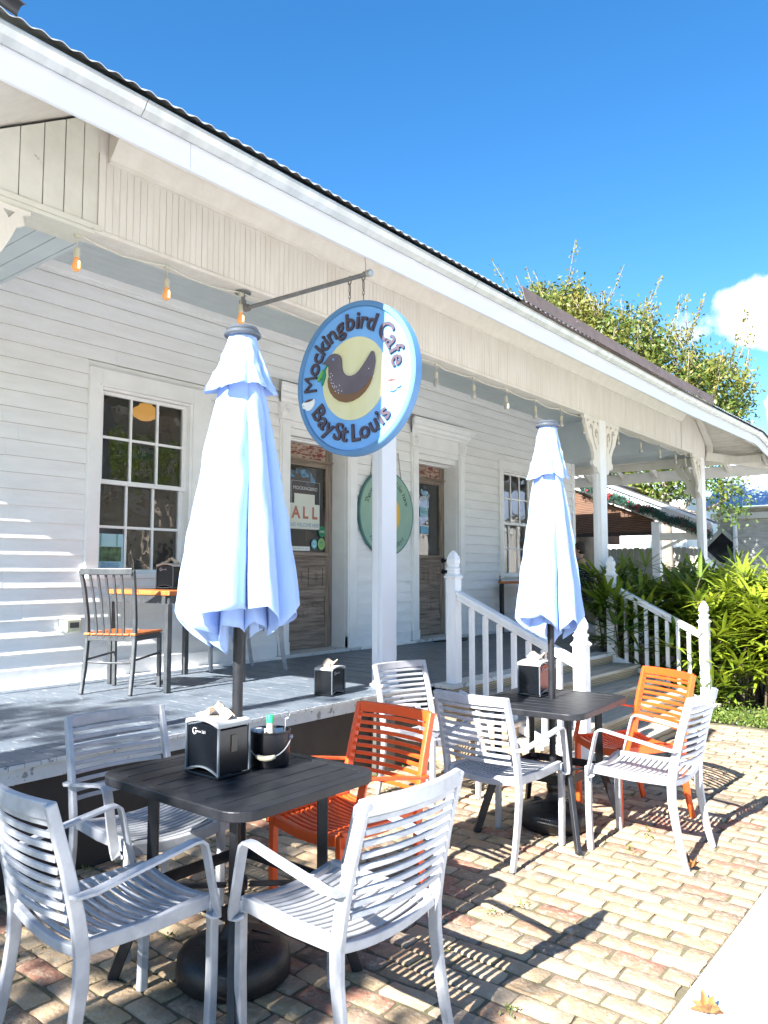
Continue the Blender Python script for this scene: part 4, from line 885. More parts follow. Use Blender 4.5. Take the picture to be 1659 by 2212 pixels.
def ring_text(q, items, top):
    for ch, ang, rr_ in items:
        a = R(ang); cu, cv = rr_*math.cos(a), rr_*math.sin(a)
        rot = a - math.pi/2 if top else a + math.pi/2
        def f(v, cu=cu, cv=cv, rot=rot):
            x_, y_ = v.x/RS_, v.y/RS_; u_ = cu + x_*math.cos(rot) - y_*math.sin(rot); w_ = cv + x_*math.sin(rot) + y_*math.cos(rot)
            return S(u_, w_, -.0225 - .006 - v.z)
        vs, fs = textmesh(ch, .150, .006, 0, .0022)
        # keep the baseline common: centre on x only
        c = bpy.data.curves.new('t', 'FONT'); c.body = ch; c.size = .144; c.align_x = 'CENTER'; c.extrude = .006; c.offset = 0 if ch == 'M' else .0022; c.resolution_u = 4
        o = bpy.data.objects.new('t', c); me = bpy.data.meshes.new_from_object(o); vs = [v.co - Vector((0, .040, 0)) for v in me.vertices]; fs = [tuple(p.vertices) for p in me.polygons]
        bpy.data.objects.remove(o); bpy.data.curves.remove(c); bpy.data.meshes.remove(me)
        q.add([f(v) for v in vs], fs)
ring_text(q, [('M', 178, .74), ('o', 162, .73), ('c', 150, .73), ('k', 138.5, .73), ('i', 130, .73), ('n', 121, .73), ('g', 108, .73), ('b', 94.5, .73), ('i', 84, .73), ('r', 76.5, .73), ('d', 65, .73), ('C', 44, .73), ('a', 31, .73), ('f', 20.5, .73), ('e', 9.5, .73)], True)
ring_text(q, [('B', 212, .73), ('a', 224.5, .73), ('y', 235.5, .73), ('S', 249, .73), ('t', 258.5, .73), ('L', 273, .73), ('o', 285, .73), ('u', 298, .73), ('i', 307.5, .73), ('s', 315.5, .73)], False)
q.build('lettering', signdark, sg)
px = lambda pts: [((x - 747)/566, (1045 - y)/748) for x, y in pts]
bird = px([(443,842),(480,826),(502,800),(520,780),(545,770),(575,768),(600,778),(622,800),(634,830),(638,870),(641,920),(650,960),(668,992),(700,1015),(740,1024),(780,1015),(812,990),(845,950),(885,895),(915,850),(930,826),(944,832),(954,880),(957,930),(950,985),(935,1050),(905,1105),(862,1155),(810,1187),(750,1200),(690,1196),(640,1180),(596,1150),(560,1105),(535,1055),(520,1000),(514,950),(515,900),(505,868),(490,853),(465,848)])
q = MB(); q.prism(bird, lambda u, v: S(u, v, -.0275), lambda u, v: S(u, v, -.042)); bd = q.build('bird', birdm, sg)
q = MB(); q.prism(px([(512,990),(520,1000),(535,1055),(560,1105),(596,1150),(640,1180),(690,1196),(750,1200),(810,1187),(862,1155),(905,1105),(930,1072),(905,1135),(862,1195),(805,1240),(740,1265),(680,1270),(620,1248),(570,1205),(533,1150),(512,1090),(505,1030)]), lambda u, v: S(u, v, -.0275), lambda u, v: S(u, v, -.0405)); q.build('belly', birdbrown, bd)
q = MB(); q.prism([(c_[0], c_[1]) for c_ in [((565 + 9*math.cos(a) - 747)/566, (1045 - 825 - 12*math.sin(a))/748) for a in [2*math.pi*k/12 for k in range(12)]]], lambda u, v: S(u, v, -.0421), lambda u, v: S(u, v, -.0435)); q.build('eye', signblue, bd)
q = MB()
for (x, y) in ((543,962),(536,995),(559,985),(547,1022),(546,1055),(566,1063),(559,1090),(580,1090),(575,1107),(597,1103),(628,1095),(586,1145),(617,1140),(618,1168),(650,1155),(908,990)):
    q.prism(px([(x-5, y+4), (x+5, y+4), (x, y-7)]), lambda u, v: S(u, v, -.0421), lambda u, v: S(u, v, -.0432))
q.build('speckles', whitep, bd)
q = MB(); q.prism(px([(453,900),(440,905),(415,935),(395,985),(392,1008),(420,995),(440,970)]), lambda u, v: S(u, v, -.0275), lambda u, v: S(u, v, -.034)); q.build('leaf', leafg, sg)
q = MB(); q.prism(px([(487,855),(478,880),(460,905),(440,960),(434,1010),(436,1058),(445,1062),(465,1010),(476,960),(470,915),(485,885),(497,858)]), lambda u, v: S(u, v, -.0275), lambda u, v: S(u, v, -.036)); q.build('leaf', leaft, sg)
for (ox, oy, mir) in ((300, 1225, 1), (1112, 1178, -1)):
    q = MB(); f_ = (lambda pts: px([(ox + mir*a, oy + b2) for a, b2 in pts]))
    q.prism(f_([(-52,-35),(58,-50),(62,-20),(52,20),(28,50),(0,62),(-25,52),(-45,20),(-52,-10)]), lambda u, v: S(u, v, -.0225), lambda u, v: S(u, v, -.034))
    q.sweep([S(u, v, -.029) for u, v in f_([(-48,-22),(-66,-10),(-66,12),(-50,24),(-36,22)])], .011, .012, (1, 0, 0))
    cu = q.build('cup', whitep, sg)
    q = MB(); q.prism(f_([(-44,-34),(0,-52),(50,-50),(46,-38),(10,-28),(-34,-26)]), lambda u, v: S(u, v, -.0341), lambda u, v: S(u, v, -.0352)); q.build('coffee', coffee, cu)
# hardware: pipe arm (its own thing) and chains
pa = thing('sign_pipe', 'grey iron pipe arm holding the round blue sign', 'pipe bracket', (XS, BYF + .07, 3.335))
q = MB(); ya = 0; q.lathe([(.055, -.012), (.055, -.004), (.02, -.001)][::-1], n=20); q.tube([(0, 0, -.01), (0, 0, -.075)], .016, 12); q.tube([(0, 0, -.06), (0, -.005, -.10), (0, -.03, -.118), (0, -.06, -.12)], [.024, .025, .025, .024], 12); q.build('flange', pipem, pa, smooth='auto')
q = MB(); q.tube([(0, -.05, -.119), (0, -1.09, -.145)], .0135, 14); q.build('arm', pipem, pa, smooth='auto')
q = MB(); q.tube([(0, -1.085, -.145), (0, -1.09, -.145), (0, -1.115, -.146), (0, -1.122, -.146)], [.017, .021, .021, .015], 16); q.build('end_cap', galv, pa, smooth='auto')
q = MB(); q.tube([(0, -1.07, -.13), (.004, -1.07, -.09), (0, -1.065, -.03), (0, -1.06, .02)], .0018, 5); q.build('wire', chainm, pa)
def link(M, c, a, b2, tilt, r=.003):
    c = Vector(c); pts = [c + Vector((math.sin(tilt)*a*math.cos(t), math.cos(tilt)*a*math.cos(t), b2*math.sin(t))) for t in [2*math.pi*k/14 for k in range(14)]]; M.tube(pts, r, 6, closed=True)
for yy in (.055, -.052):
    zt = 3.188 - ZS; q = MB(); link(q, (0, yy, zt - .005), .018, .026, .3, .0035); link(q, (0, yy, zt - .058), .012, .034, 1.2, .003); link(q, (0, yy, zt - .102), .008, .016, .2, .0025); q.tube([(0, yy, zt - .11), (0, yy, RS_ - .02)], .003, 6); q.build('chain', chainm, sg)

# ------------------------------------------------------------------ green round sign on the wall
gs = thing('round_wall_sign', 'round green sign on chains on the wall between the two doors', 'sign', (7.30, WY - .045, 2.175))
q = MB(); q.tube([(0, -.022, 0), (0, .016, 0)], .52, 72); q.build('board', signgreen, gs, smooth='auto')
q = MB(); n = 72; vs = []
for k in range(n):
    a = 2*math.pi*k/n
    for (r_, y_) in ((.521, .017), (.522, -.0235), (.505, -.0235), (.505, -.0225)): vs.append((r_*math.cos(a), y_, r_*math.sin(a)))
q.add(vs, [(k*4+j, k*4+j+1, ((k+1) % n)*4+j+1, ((k+1) % n)*4+j) for k in range(n) for j in range(3)]); q.build('rim', signgreenrim, gs)
q = MB(); q.tube([(0, -.0225, -.01), (0, -.024, -.01)], .25, 48); q.build('yellow_disc', yellowm, gs)
def curved(q, s, cx, cz, r_, a0, da, size, top=True, y=-.0232, shear=0):
    for k, ch in enumerate(s):
        a = R(a0 + (-1 if top else 1)*da*k); rot = a - math.pi/2 if top else a + math.pi/2
        vs, fs = textmesh(ch, size, 0, shear) if ch != ' ' else ([], [])
        q.add([(cx + r_*math.cos(a) + v.x*math.cos(rot) - v.y*math.sin(rot), y, cz + r_*math.sin(a) + v.x*math.sin(rot) + v.y*math.cos(rot)) for v in vs], fs)
q = MB(); curved(q, "There's no place like home", 0, 0, .40, 162, 5.7, .105, True, shear=.2); curved(q, 'for the holidays', 0, 0, .42, 222, 6.1, .095, False, shear=.3)
q.build('lettering', mat('dark_green_lettering', (.03, .06, .04), .6), gs)
q = MB()
for sx in (-1, 1):
    for k in range(12): t_ = k/11; link(q, (sx*(.30 - .06*t_), .0, .42 + .33*t_), .007, .017, 1.57*(k % 2), .0025)
q.build('chain', chainm, gs)
# ------------------------------------------------------------------ flat notices on the glass
def glassd(ax, bx, t): return ax + (bx - ax)*t
ax, bx, Y1 = d1; yy = Y1 + .012
def flat(name, x0, x1, z0, z1, y, m): q = MB(); q.box(x0, x1, y, y + .0015, z0, z1); return q
po1 = thing('welcome_poster', 'cream poster reading ALL are welcome here in the first door', 'poster', (5.942, yy, 1.944))
W_, H_ = .465, .285
q = MB(); q.box(-.02, W_, 0, .002, 0, H_); q.box(.06, .385, .0021, .003, H_ - .02, H_ + .11); q.build('paper', mat('cream_poster', (.66, .68, .60), .6), po1)
q = MB()
for k, ch in enumerate('ALL'): add_text(q, ch, lambda v, k=k: (.085 + k*.147 + v.x, -.001, .178 + v.y), .185, 0, 0, .006)
q.build('red_lettering', mat('brick_red_ink', (.46, .17, .12), .6), po1)
q = MB(); add_text(q, 'ARE WELCOME HERE!', lambda v: (.232 + v.x, -.001, .045 + v.y*1.3), .047); q.build('blue_lettering', mat('blue_ink', (.16, .27, .45), .6), po1)
wi = mat('white_vinyl', (.6, .62, .62), .6)
q = MB(); zf = lambda p: p
def frame(q, x0, x1, z0, z1, y, w=.003): q.box(x0, x1, y, y+.001, z0, z0+w); q.box(x0, x1, y, y+.001, z1-w, z1); q.box(x0, x0+w, y, y+.001, z0+w, z1-w); q.box(x1-w, x1, y, y+.001, z0+w, z1-w)
frame(q, 5.953, 6.40, 1.95, 2.48, yy - .004); add_text(q, 'MOCKINGBIRD', lambda v: (6.17 + v.x, yy - .004, 2.40 + v.y), .056)
tag(q.build('glass_lettering', wi), 'white MOCKINGBIRD lettering in a thin frame on the first door glass', 'lettering')
def sticker(x, z, r_, c1_, c2_, txt, label):
    t = thing('round_sticker', label, 'sticker', (x, yy - .003, z), 0, 'round stickers on the door glass')
    q = MB(); q.prism([(r_*math.cos(a), r_*1.15*math.sin(a)) for a in [2*math.pi*k/28 for k in range(28)]], lambda a, b2: (a, .001, b2), lambda a, b2: (a, 0, b2)); q.build('disc', c1_, t)
    q = MB(); q.prism([(r_*.68*math.cos(a), r_*.8*math.sin(a)) for a in [2*math.pi*k/28 for k in range(28)]], lambda a, b2: (a, -.0002, b2), lambda a, b2: (a, -.0008, b2)); q.build('centre', c2_, t)
    q = MB(); ls = txt.split('|')
    if not txt:
        q.box(-.02, .02, -.0016, -.0009, .018, .028); q.box(-.034, .034, -.0016, -.0009, .008, .010); q.box(-.034, .034, -.0016, -.0009, -.022, -.020); q.build('print', mat('dark_blue_print', (.03, .12, .25), .6), t); return
    for i, s_ in enumerate(ls): add_text(q, s_, lambda v, i=i: (v.x, -.0012, v.y + (len(ls)-1)*.009 - i*.018), (.034 if len(ls) == 1 else .0145), 0, 0, .0006)
    q.build('print', wi if len(ls) == 1 else mat('dark_blue_print', (.03, .12, .25), .6), t)
gA = mat('sticker_green', (.02, .22, .10), .5); gB = mat('sticker_lime', (.25, .45, .15), .5); gC = mat('sticker_sky', (.10, .42, .55), .5); gD = mat('sticker_pale', (.5, .68, .72), .5)
sticker(6.442, 1.925, .055, gA, mat('sticker_green_centre', (.015, .18, .085), .5), 'FAVE', 'dark green round sticker reading FAVE on the first door glass')
sticker(6.435, 1.785, .058, gB, mat('sticker_lime_centre', (.2, .40, .13), .5), '', 'lime green round sticker low on the first door glass')
sticker(6.318, 1.782, .048, gC, gD, 'SKIP THE|PLASTIC', 'sky blue round sticker beside the lime one on the first door glass')
q = MB(); q.box(5.967, 6.25, yy, yy + .001, 1.703, 1.75); hs = q.build('opening_hours_strip', paper); tag(hs, 'white strip of opening hours at the foot of the first door glass', 'notice')
q = MB(); add_text(q, 'Open Daily | 7am - 2pm', lambda v: (6.108 + v.x, yy - .0006, 1.727 + v.y), .024); q.build('print', mat('grey_print', (.3, .3, .3), .6), hs)
a2, b2_, Y2 = d2
q = MB(); add_text(q, 'Come in', lambda v: (8.425 + v.x, Y2 + .010, 2.475 + v.y + .22*v.x), .085, 0, .3, .001); q.sweep([(8.37, Y2 + .010, 2.42), (8.53, Y2 + .010, 2.455)], .004, .001, (0, 0, 1))
tag(q.build('glass_lettering', wi), 'white script reading Come in on the second door glass', 'lettering')
cy_ = thing('open_sign', 'pale cyan card with one dark word on the second door glass', 'sign', (8.44, Y2 + .012, 2.275))
q = MB(); q.box(-.085, .085, 0, .002, -.062, .062); q.build('card', mat('pale_cyan_card', (.25, .48, .55), .5), cy_)
q = MB(); add_text(q, "We're", lambda v: (v.x, -.001, v.y*1.6), .058); q.build('print', mat('teal_print', (.06, .17, .22), .5), cy_)
q = MB(); q.box(8.36, 8.54, Y2 + .012, Y2 + .014, 1.98, 2.08); tag(q.build('lower_card', mat('sky_cyan_card', (.12, .36, .55), .5)), 'plain sky blue card low on the second door glass', 'card')
ps = thing('photo_poster', 'blue and green photo poster in the lower left pane of the window', 'poster', (3.565, WY + .066, 1.495))
q = MB(); q.box(-.012, .235, 0, .002, 0, .30); q.build('paper', mat('pale_blue_poster', (.28, .50, .68), .5, col2=(.40, .62, .60), nscale=3), ps)
q = MB(); q.box(.01, .215, -.0012, -.0002, .065, .19); q.build('photo', mat('photo_green', (.02, .03, .02), .4, col2=(.10, .20, .08), nscale=18), ps)
q = MB(); add_text(q, 'Photography by', lambda v: (.112 + v.x, -.001, .046 + v.y), .026); q.box(.02, .205, -.0012, -.0003, .024, .029); q.box(.03, .195, -.0012, -.0003, .012, .017); q.build('print', mat('navy_print', (.03, .08, .2), .6), ps)
q = MB(); r7 = random.Random(1)
for s_ in (-1, 1):
    for k in range(7): cx_, cz_ = .095 + s_*(.085 - .0*k), .20 + k*.015; q.prism([(cx_, cz_ - .007), (cx_ - s_*.022, cz_ + .006), (cx_ - s_*.004, cz_ + .008)], lambda a, b2: (a, -.0004, b2), lambda a, b2: (a, -.0012, b2))
q.build('leaf_border', mat('poster_green', (.05, .2, .08), .6), ps)
ou = thing('outlet_box', 'ivory weatherproof outlet box on the lower left wall', 'outlet', (3.275, WY - .02, 1.045))
q = MB(); q.box(-.085, .06, -.03, .01, -.045, .045); q.build('back_plate', trim, ou, bevel=.006)
q = MB(); q.box(-.055, .075, -.062, -.031, -.052, .052); q.build('cover', ivory, ou, bevel=.01)
q = MB(); q.box(-.028, .05, -.064, -.0625, -.018, .025); q.build('slot', mat('dark_slot', (.06, .06, .06), .5), ou)

# ------------------------------------------------------------------ string lights
sl = thing('string_lights', 'cream cable of hanging filament bulbs along the porch beam', 'string lights', (2.1, BYF + .06, 3.32))
hang = [2.14, 2.72, 3.30, 5.55, 6.17, 6.78, 7.40, 8.02, 8.62, 9.65, 10.45, 11.2, 11.9, 12.35, 12.8]
pts = [(1.0 - 2.1, .0, .0)]
for i in range(len(hang)):
    xx = hang[i] - 2.1; pts.append((xx, 0, 0))
    nxt = hang[i+1] - 2.1 if i + 1 < len(hang) else None
    if nxt:
        for t_ in (.25, .5, .75): pts.append((xx + (nxt - xx)*t_, .01, -(.02 + .025*rnd.random())*math.sin(math.pi*t_)))
q = MB(); q.tube(pts, .0045, 6); q.build('cable', cablem, sl)
for i, xh in enumerate(hang):
    xx = xh - 2.1; dz = -.02 - .0*i
    q = MB(); q.box(xx - .016, xx + .016, -.008, .008, -.022, .0); q.tube([(xx, 0, -.02), (xx, 0, -.085)], .003, 6); q.tube([(xx, 0, -.080), (xx, 0, -.085), (xx, 0, -.135), (xx, 0, -.137)], [.010, .017, .018, .016], 12); so2 = q.build('socket', socketm, sl, smooth='auto')
    q = MB(); prof = [(.012, -.136), (.014, -.15), (.022, -.172), (.025, -.188), (.021, -.204), (.009, -.213), (.001, -.214)]; q.lathe(prof[::-1], (xx, 0, 0), 16); q.build('bulb', bulbwarm if i < 3 else bulbclear, so2, smooth=True)
    if i < 3 or i == 5:
        q = MB(); q.box(xx - .004, xx + .004, -.0275 if i < 3 else -.0265, -.0255 if i < 3 else -.0225, -.20, -.16); q.build('filament', filament, so2)

# ------------------------------------------------------------------ vegetation
def leafcard(M, c, d, up, l, w, tone):
    s_ = d.cross(up); s_ = s_.normalized() if s_.length > 1e-4 else Vector((1, 0, 0)); 
    M.add([c - d*l*.5, c + s_*w*.5, c + d*l*.5, c - s_*w*.5], [(0, 1, 2, 3)], tone)
def rv(r_): 
    while True:
        v = Vector((r_.uniform(-1, 1), r_.uniform(-1, 1), r_.uniform(-1, 1)))
        if .05 < v.length < 1: return v.normalized()
def make_tree(label, loc, trunk_h, clumps, n_leaf, leafm, lsize, seed, sprigs=0, top=None, group=None, tonef=None):
    r_ = random.Random(seed); t = thing('tree', label, 'tree', loc, 0, group)
    q = MB(); q.tube([(0, 0, -.2), (.03, .02, trunk_h*.5), (-.05, .0, trunk_h), (0, 0, trunk_h + 1)], [.21, .17, .14, .07], 12)
    for (c, rad) in clumps:
        c = Vector(c); s_ = Vector((0, 0, trunk_h + .3)); mid = s_.lerp(c, .5) + Vector((0, 0, -.25)); q.tube([s_, mid, c], [.07, .045, .012], 6)
    M = MB(); tot = sum(r.x*r.y*r.z for _, r in clumps); tw = q
    for (c, rad) in clumps:
        c = Vector(c); nn = int(n_leaf * rad.x*rad.y*rad.z/tot); nt = max(6, nn // 45)
        tips = []
        for _ in range(nt):
            d = rv(r_); rr = r_.uniform(.35, 1.05) ** .6; tips.append((c + Vector((d.x*rad.x, d.y*rad.y, d.z*rad.z))*rr, d))
        for (p, d) in tips:
            tone0 = min(1, max(0, r_.gauss(.35, .28))) if tonef is None else tonef(p, r_)
            for _ in range(nn // nt):
                o_ = Vector((r_.gauss(0, .13), r_.gauss(0, .13), r_.gauss(0, .16))); dd = (rv(r_) + Vector((0, 0, .3))).normalized()
                leafcard(M, p + o_, dd, rv(r_), lsize*r_.uniform(.7, 1.3), lsize*r_.uniform(.4, .6), min(1, max(0, tone0 + r_.gauss(0, .12))))
    for k in range(sprigs):
        c, rad = r_.choice(clumps); c = Vector(c); d = Vector((r_.uniform(-.9, .9), r_.uniform(-.9, .9), 0)); base = c + Vector((d.x*rad.x, d.y*rad.y, rad.z*.55)); L_ = r_.uniform(.35, 1.25)
        dr = Vector((d.x*.55, d.y*.55 + r_.gauss(0, .15), 1)).normalized(); tw.tube([base, base + dr*L_*.5 + Vector((.03, 0, 0)), base + dr*L_], [.012, .008, .003], 4)
        for j in range(int(30*L_)):
            s_ = r_.random(); p = base + dr*L_*s_ + Vector((r_.gauss(0, .05), r_.gauss(0, .05), 0)); leafcard(M, p, (rv(r_) + dr).normalized(), rv(r_), lsize*.8, lsize*.4, min(1, .55 + r_.random()*.45))
    M.build('crown', leafm, t, recalc=False)
    tw.build('trunk', bark, t, smooth=True)
    return t
V = Vector
make_tree('tall yellowing tree with bare upper twigs rising behind the porch roof', (18.0, 8.3, 0), 3.6,
    [((-.1, .5, 7.9), V((1.2, .95, .95))), ((-.1, -.2, 7.2), V((1.3, 1.0, 1.0))), ((0, -1.3, 6.8), V((1.2, .9, .95))), ((.2, -2.3, 6.2), V((1.1, .8, .85))), ((.2, -3.3, 5.5), V((.9, .75, .8))), ((0, -.9, 5.6), V((1.5, 1.4, 1.0))), ((.1, 1.2, 6.9), V((1.0, .7, .9))), ((.1, -2.9, 4.7), V((1.0, 1.0, .8)))], 48000, treeleaf, .115, 5, sprigs=120, group='trees beyond the porch')
make_tree('bushy green tree over the white shed roof seen under the porch eave', (17.6, 6.0, 0), 2.6,
    [((0, .4, 3.7), V((1.0, 1.1, .8))), ((.2, -.75, 3.35), V((.7, .6, .6))), ((0, 1.3, 3.9), V((1.1, 1.1, .8))), ((.1, -.1, 4.4), V((.9, 1.0, .6))), ((.4, -1.3, 3.1), V((.5, .4, .45)))], 10000, darkleaf, .11, 8, sprigs=10, group='trees beyond the porch')
# tree up-sun, left of the frame, that dapples the near table and deck
make_tree('leafy tree standing left of the patio, outside the picture', (-6.6, 2.9, 0), 3.8,
    [((0, -1.6, 5.1), V((1.0, .75, .85))), ((.2, -.5, 5.8), V((1.1, .8, .85))), ((0, .5, 6.2), V((1.0, .9, 1.0))), ((0, 1.4, 6.4), V((1.0, .8, .95))), ((0, .1, 4.9), V((1.2, 1.7, .8)))], 3900, treeleaf, .19, 21, sprigs=8)

def palm_clump(label, x0, x1, y0, y1, h, nstem, seed, group, tone=.5, tilt=0):
    r_ = random.Random(seed); t = thing('lady_palm', label, 'palm plant', ((x0+x1)/2, (y0+y1)/2, 0), 0, group); ox, oy = (x0+x1)/2, (y0+y1)/2
    st = MB(); M = MB()
    for _ in range(nstem):
        bx_, by_ = r_.uniform(x0, x1) - ox, r_.uniform(y0, y1) - oy; hh = h * r_.uniform(.45, 1.0); lx, ly = r_.gauss(0, .12), r_.gauss(0, .12)
        st.tube([(bx_, by_, -.02), (bx_ + lx*.4, by_ + ly*.4, hh*.5), (bx_ + lx, by_ + ly, hh)], [.011, .010, .007], 5)
        nf = r_.randint(6, 8)
        for f in range(nf):
            az = 2*math.pi*(f/nf) + r_.uniform(-.4, .4); el = R(r_.uniform(5, 60)); s0 = Vector((bx_ + lx, by_ + ly, hh - f*.055 - r_.random()*.1))
            pl2 = r_.uniform(.14, .26); dr = Vector((math.cos(az)*math.cos(el), math.sin(az)*math.cos(el), math.sin(el))); hub = s0 + dr*pl2
            st.tube([s0, hub], .0035, 4)
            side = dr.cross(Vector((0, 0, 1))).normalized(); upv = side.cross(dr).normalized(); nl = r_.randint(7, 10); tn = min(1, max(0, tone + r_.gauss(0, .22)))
            for k in range(nl):
                a = (k/(nl-1) - .5)*R(200); ld = (dr*math.cos(a) + side*math.sin(a) + upv*.12).normalized(); L_ = r_.uniform(.30, .48)*(1 - .25*abs(a)/1.7); wv_ = Vector((0, 0, 1)).cross(ld).normalized(); wd = r_.uniform(.011, .016)
                drp = r_.uniform(.03, .13); p0 = hub; segs = 4; vs = []
                for s_ in range(segs + 1):
                    u = s_/segs; c = p0 + ld*L_*u + Vector((0, 0, -drp*u*u)); ww = wd*(.45 + 1.1*math.sin(math.pi*min(1, u*.9 + .08)))*(.35 if s_ == segs else 1)
                    vs += [c - wv_*ww, c + Vector((0, 0, -.25*ww)), c + wv_*ww]
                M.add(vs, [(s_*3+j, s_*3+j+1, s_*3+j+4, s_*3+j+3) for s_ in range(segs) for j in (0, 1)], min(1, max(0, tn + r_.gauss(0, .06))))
    st.build('stem', mat('palm_cane', (.09, .07, .04), .8), t); M.build('leaves', palmleaf, t, recalc=False)
    return t
GP = 'lady palms beside the steps'
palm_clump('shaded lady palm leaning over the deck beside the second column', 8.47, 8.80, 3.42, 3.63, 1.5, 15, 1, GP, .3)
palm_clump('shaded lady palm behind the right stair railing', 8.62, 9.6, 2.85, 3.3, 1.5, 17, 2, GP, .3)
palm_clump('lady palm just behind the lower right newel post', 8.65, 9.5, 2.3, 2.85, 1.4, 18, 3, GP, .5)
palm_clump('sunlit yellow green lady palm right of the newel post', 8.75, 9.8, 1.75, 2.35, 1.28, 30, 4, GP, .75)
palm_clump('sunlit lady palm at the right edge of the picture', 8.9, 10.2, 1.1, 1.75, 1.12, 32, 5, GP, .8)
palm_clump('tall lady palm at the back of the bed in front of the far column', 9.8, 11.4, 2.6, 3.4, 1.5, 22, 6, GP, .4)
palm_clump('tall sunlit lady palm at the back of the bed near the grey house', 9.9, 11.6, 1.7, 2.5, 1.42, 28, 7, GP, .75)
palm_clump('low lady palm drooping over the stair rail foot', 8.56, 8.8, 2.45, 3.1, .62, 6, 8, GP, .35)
q = MB(); r_ = random.Random(31)
for _ in range(5200):
    x = 8.0 + abs(r_.gauss(0, .45)); y = r_.uniform(.95, 2.75); z = abs(r_.gauss(0, .05)) + .0; leafcard(q, V((x, y, z)), (rv(r_) + V((0, 0, .5))).normalized(), rv(r_), r_.uniform(.02, .05), r_.uniform(.012, .022), r_.random())
tag(q.build('ground_weeds', weedleaf, recalc=False), 'low green weeds and clover along the end of the brick paving', 'ground cover', kind='stuff')
q = MB(); 
for (cx_, cy_) in [(r_.uniform(.8, 7), r_.uniform(1.3, 3.6)) for _ in range(46)] + [(r_.uniform(1, 5), 3.62) for _ in range(24)]:
    for _ in range(14): leafcard(q, V((cx_ + r_.gauss(0, .018), cy_ + r_.gauss(0, .018), .008 + abs(r_.gauss(0, .008)))), (rv(r_) + V((0, 0, .8))).normalized(), rv(r_), .022, .008, r_.random())
tag(q.build('joint_weeds', weedleaf, recalc=False), 'tiny tufts of grass in the brick joints', 'weeds', kind='stuff')
def dry_leaf(loc, rz, s_, label, curl):
    q = MB(); n = 14; vs = []; rr = random.Random(int(loc[0]*77))
    ol = [(0, -1), (.35, -.55), (.75, -.6), (.55, -.2), (1, .1), (.5, .3), (.45, .85), (.1, .6), (0, 1.1), (-.2, .6), (-.6, .8), (-.5, .25), (-1, .2), (-.6, -.2), (-.7, -.6), (-.3, -.55)]
    m_ = len(ol); M_ = Matrix.Translation(loc) @ Matrix.Rotation(rz, 4, 'Z')
    for f in (0, .5, 1): vs += [M_ @ V((a*s_*f, b2*s_*f, curl*s_*f*f*(abs(a) + .3*rr.random()) + .008)) for a, b2 in ol]
    q.add(vs, [(i, (i+1) % m_, m_+(i+1) % m_, m_+i) for i in range(m_)] + [(m_+i, m_+(i+1) % m_, 2*m_+(i+1) % m_, 2*m_+i) for i in range(m_)])
    o = q.build('dry_leaf', mat('dry_brown_leaf', (.15, .06, .018), .75, col2=(.30, .15, .045), nscale=30), recalc=False); tag(o, label, 'leaf', 'fallen leaves'); return o
dry_leaf((2.78, .855, .0), .5, .055, 'curled brown leaf on the pale pavement at the bottom right', .9)
dry_leaf((4.02, 1.30, .006), 1.2, .055, 'crumpled dry leaf at the foot of the right silver armchair', 1.1)
dry_leaf((1.36, 2.18, .006), 2.2, .022, 'small brown leaf on the bricks under the left armchair', .5)
dry_leaf((1.50, 1.92, .006), .2, .025, 'small tan leaf on the bricks between the two front chairs', .4)

# ------------------------------------------------------------------ lean-to, garland, fence, house beyond
XL = 14.8
lt = thing('open_shed', 'open white shed with a sloping roof and a garland beyond the porch', 'shed', (XL, 5.2, 0))
y0, z0, y1, z1 = 4.19 - 5.2, 2.35, 9.2 - 5.2, 4.50; sl_ = (z1 - z0)/(y1 - y0)
def ybeam(dz, h, x0, x1, name, m, ya=y0, yb=y1, bev=0):
    q = MB(); q.prism([(ya, z0 + sl_*(ya-y0) + dz), (yb, z0 + sl_*(yb-y0) + dz), (yb, z0 + sl_*(yb-y0) + dz + h), (ya, z0 + sl_*(ya-y0) + dz + h)], lambda a, b2: (x0, a, b2), lambda a, b2: (x1, a, b2)); return q.build(name, m, lt, bevel=bev)
ybeam(-.20, .20, .0, .025, 'fascia', fresh); ybeam(-.045, .065, -.06, -.002, 'gutter', fresh, bev=.01); ybeam(.0, .03, .03, .45, 'roof', mat('dark_shed_roof', (.08, .08, .08), .8)); ybeam(.0, .03, .4501, 4.6, 'roof', mat('dark_shed_roof', (.08, .08, .08), .8), ya=y0 + 2.1); ybeam(-.36, .155, .06, .10, 'inner_board', cream, ya=y0 + .3)
ybeam(-.025, .02, .11, 4.5, 'roof_underside', brownwood, ya=y0 + 2.1)
q = MB(); q.prism([(.13, 2.24), (4.0, 2.20), (4.0, 3.98), (.13, 2.48)], lambda a, b2: (.16, a, b2), lambda a, b2: (.22, a, b2)); q.build('gable_boards', brownwood, lt)
q = MB(); q.box(.10, .155, .13, 4.0, 2.17, 2.24); q.build('dark_beam', mat('dark_stained_beam', (.03, .018, .014), .7), lt)
for k in range(6): ybeam(-.13, .10, .75*k + .5, .75*k + .55, 'rafter', brownwood, ya=y0 + 2.15)
q = MB(); q.box(.6, 4.6, 2.6, 2.72, 2.15, 2.38); q.build('brown_beam', brownwood, lt)
for (yy_, w_) in ((.05, .075), (3.6, .075)):
    q = MB(); q.box(.0, .15, yy_ - w_, yy_ + w_, 0, 2.42); q.build('post', trim, lt, bevel=.005)
q = MB(); q.box(.02, .1, -.95, -.03, 2.06, 2.2); q.build('cross_board', cream, lt)
q = MB(); q.sweep([(.08, -.03, 1.9), (.08, -.5, 2.10)], .05, .05, (1, 0, 0)); q.build('brace', cream, lt)
gd = thing('christmas_garland', 'green christmas garland with red bows along the shed eave', 'garland', (XL - .05, 5.2, 0))
M = MB(); rr = random.Random(12); reds = MB()
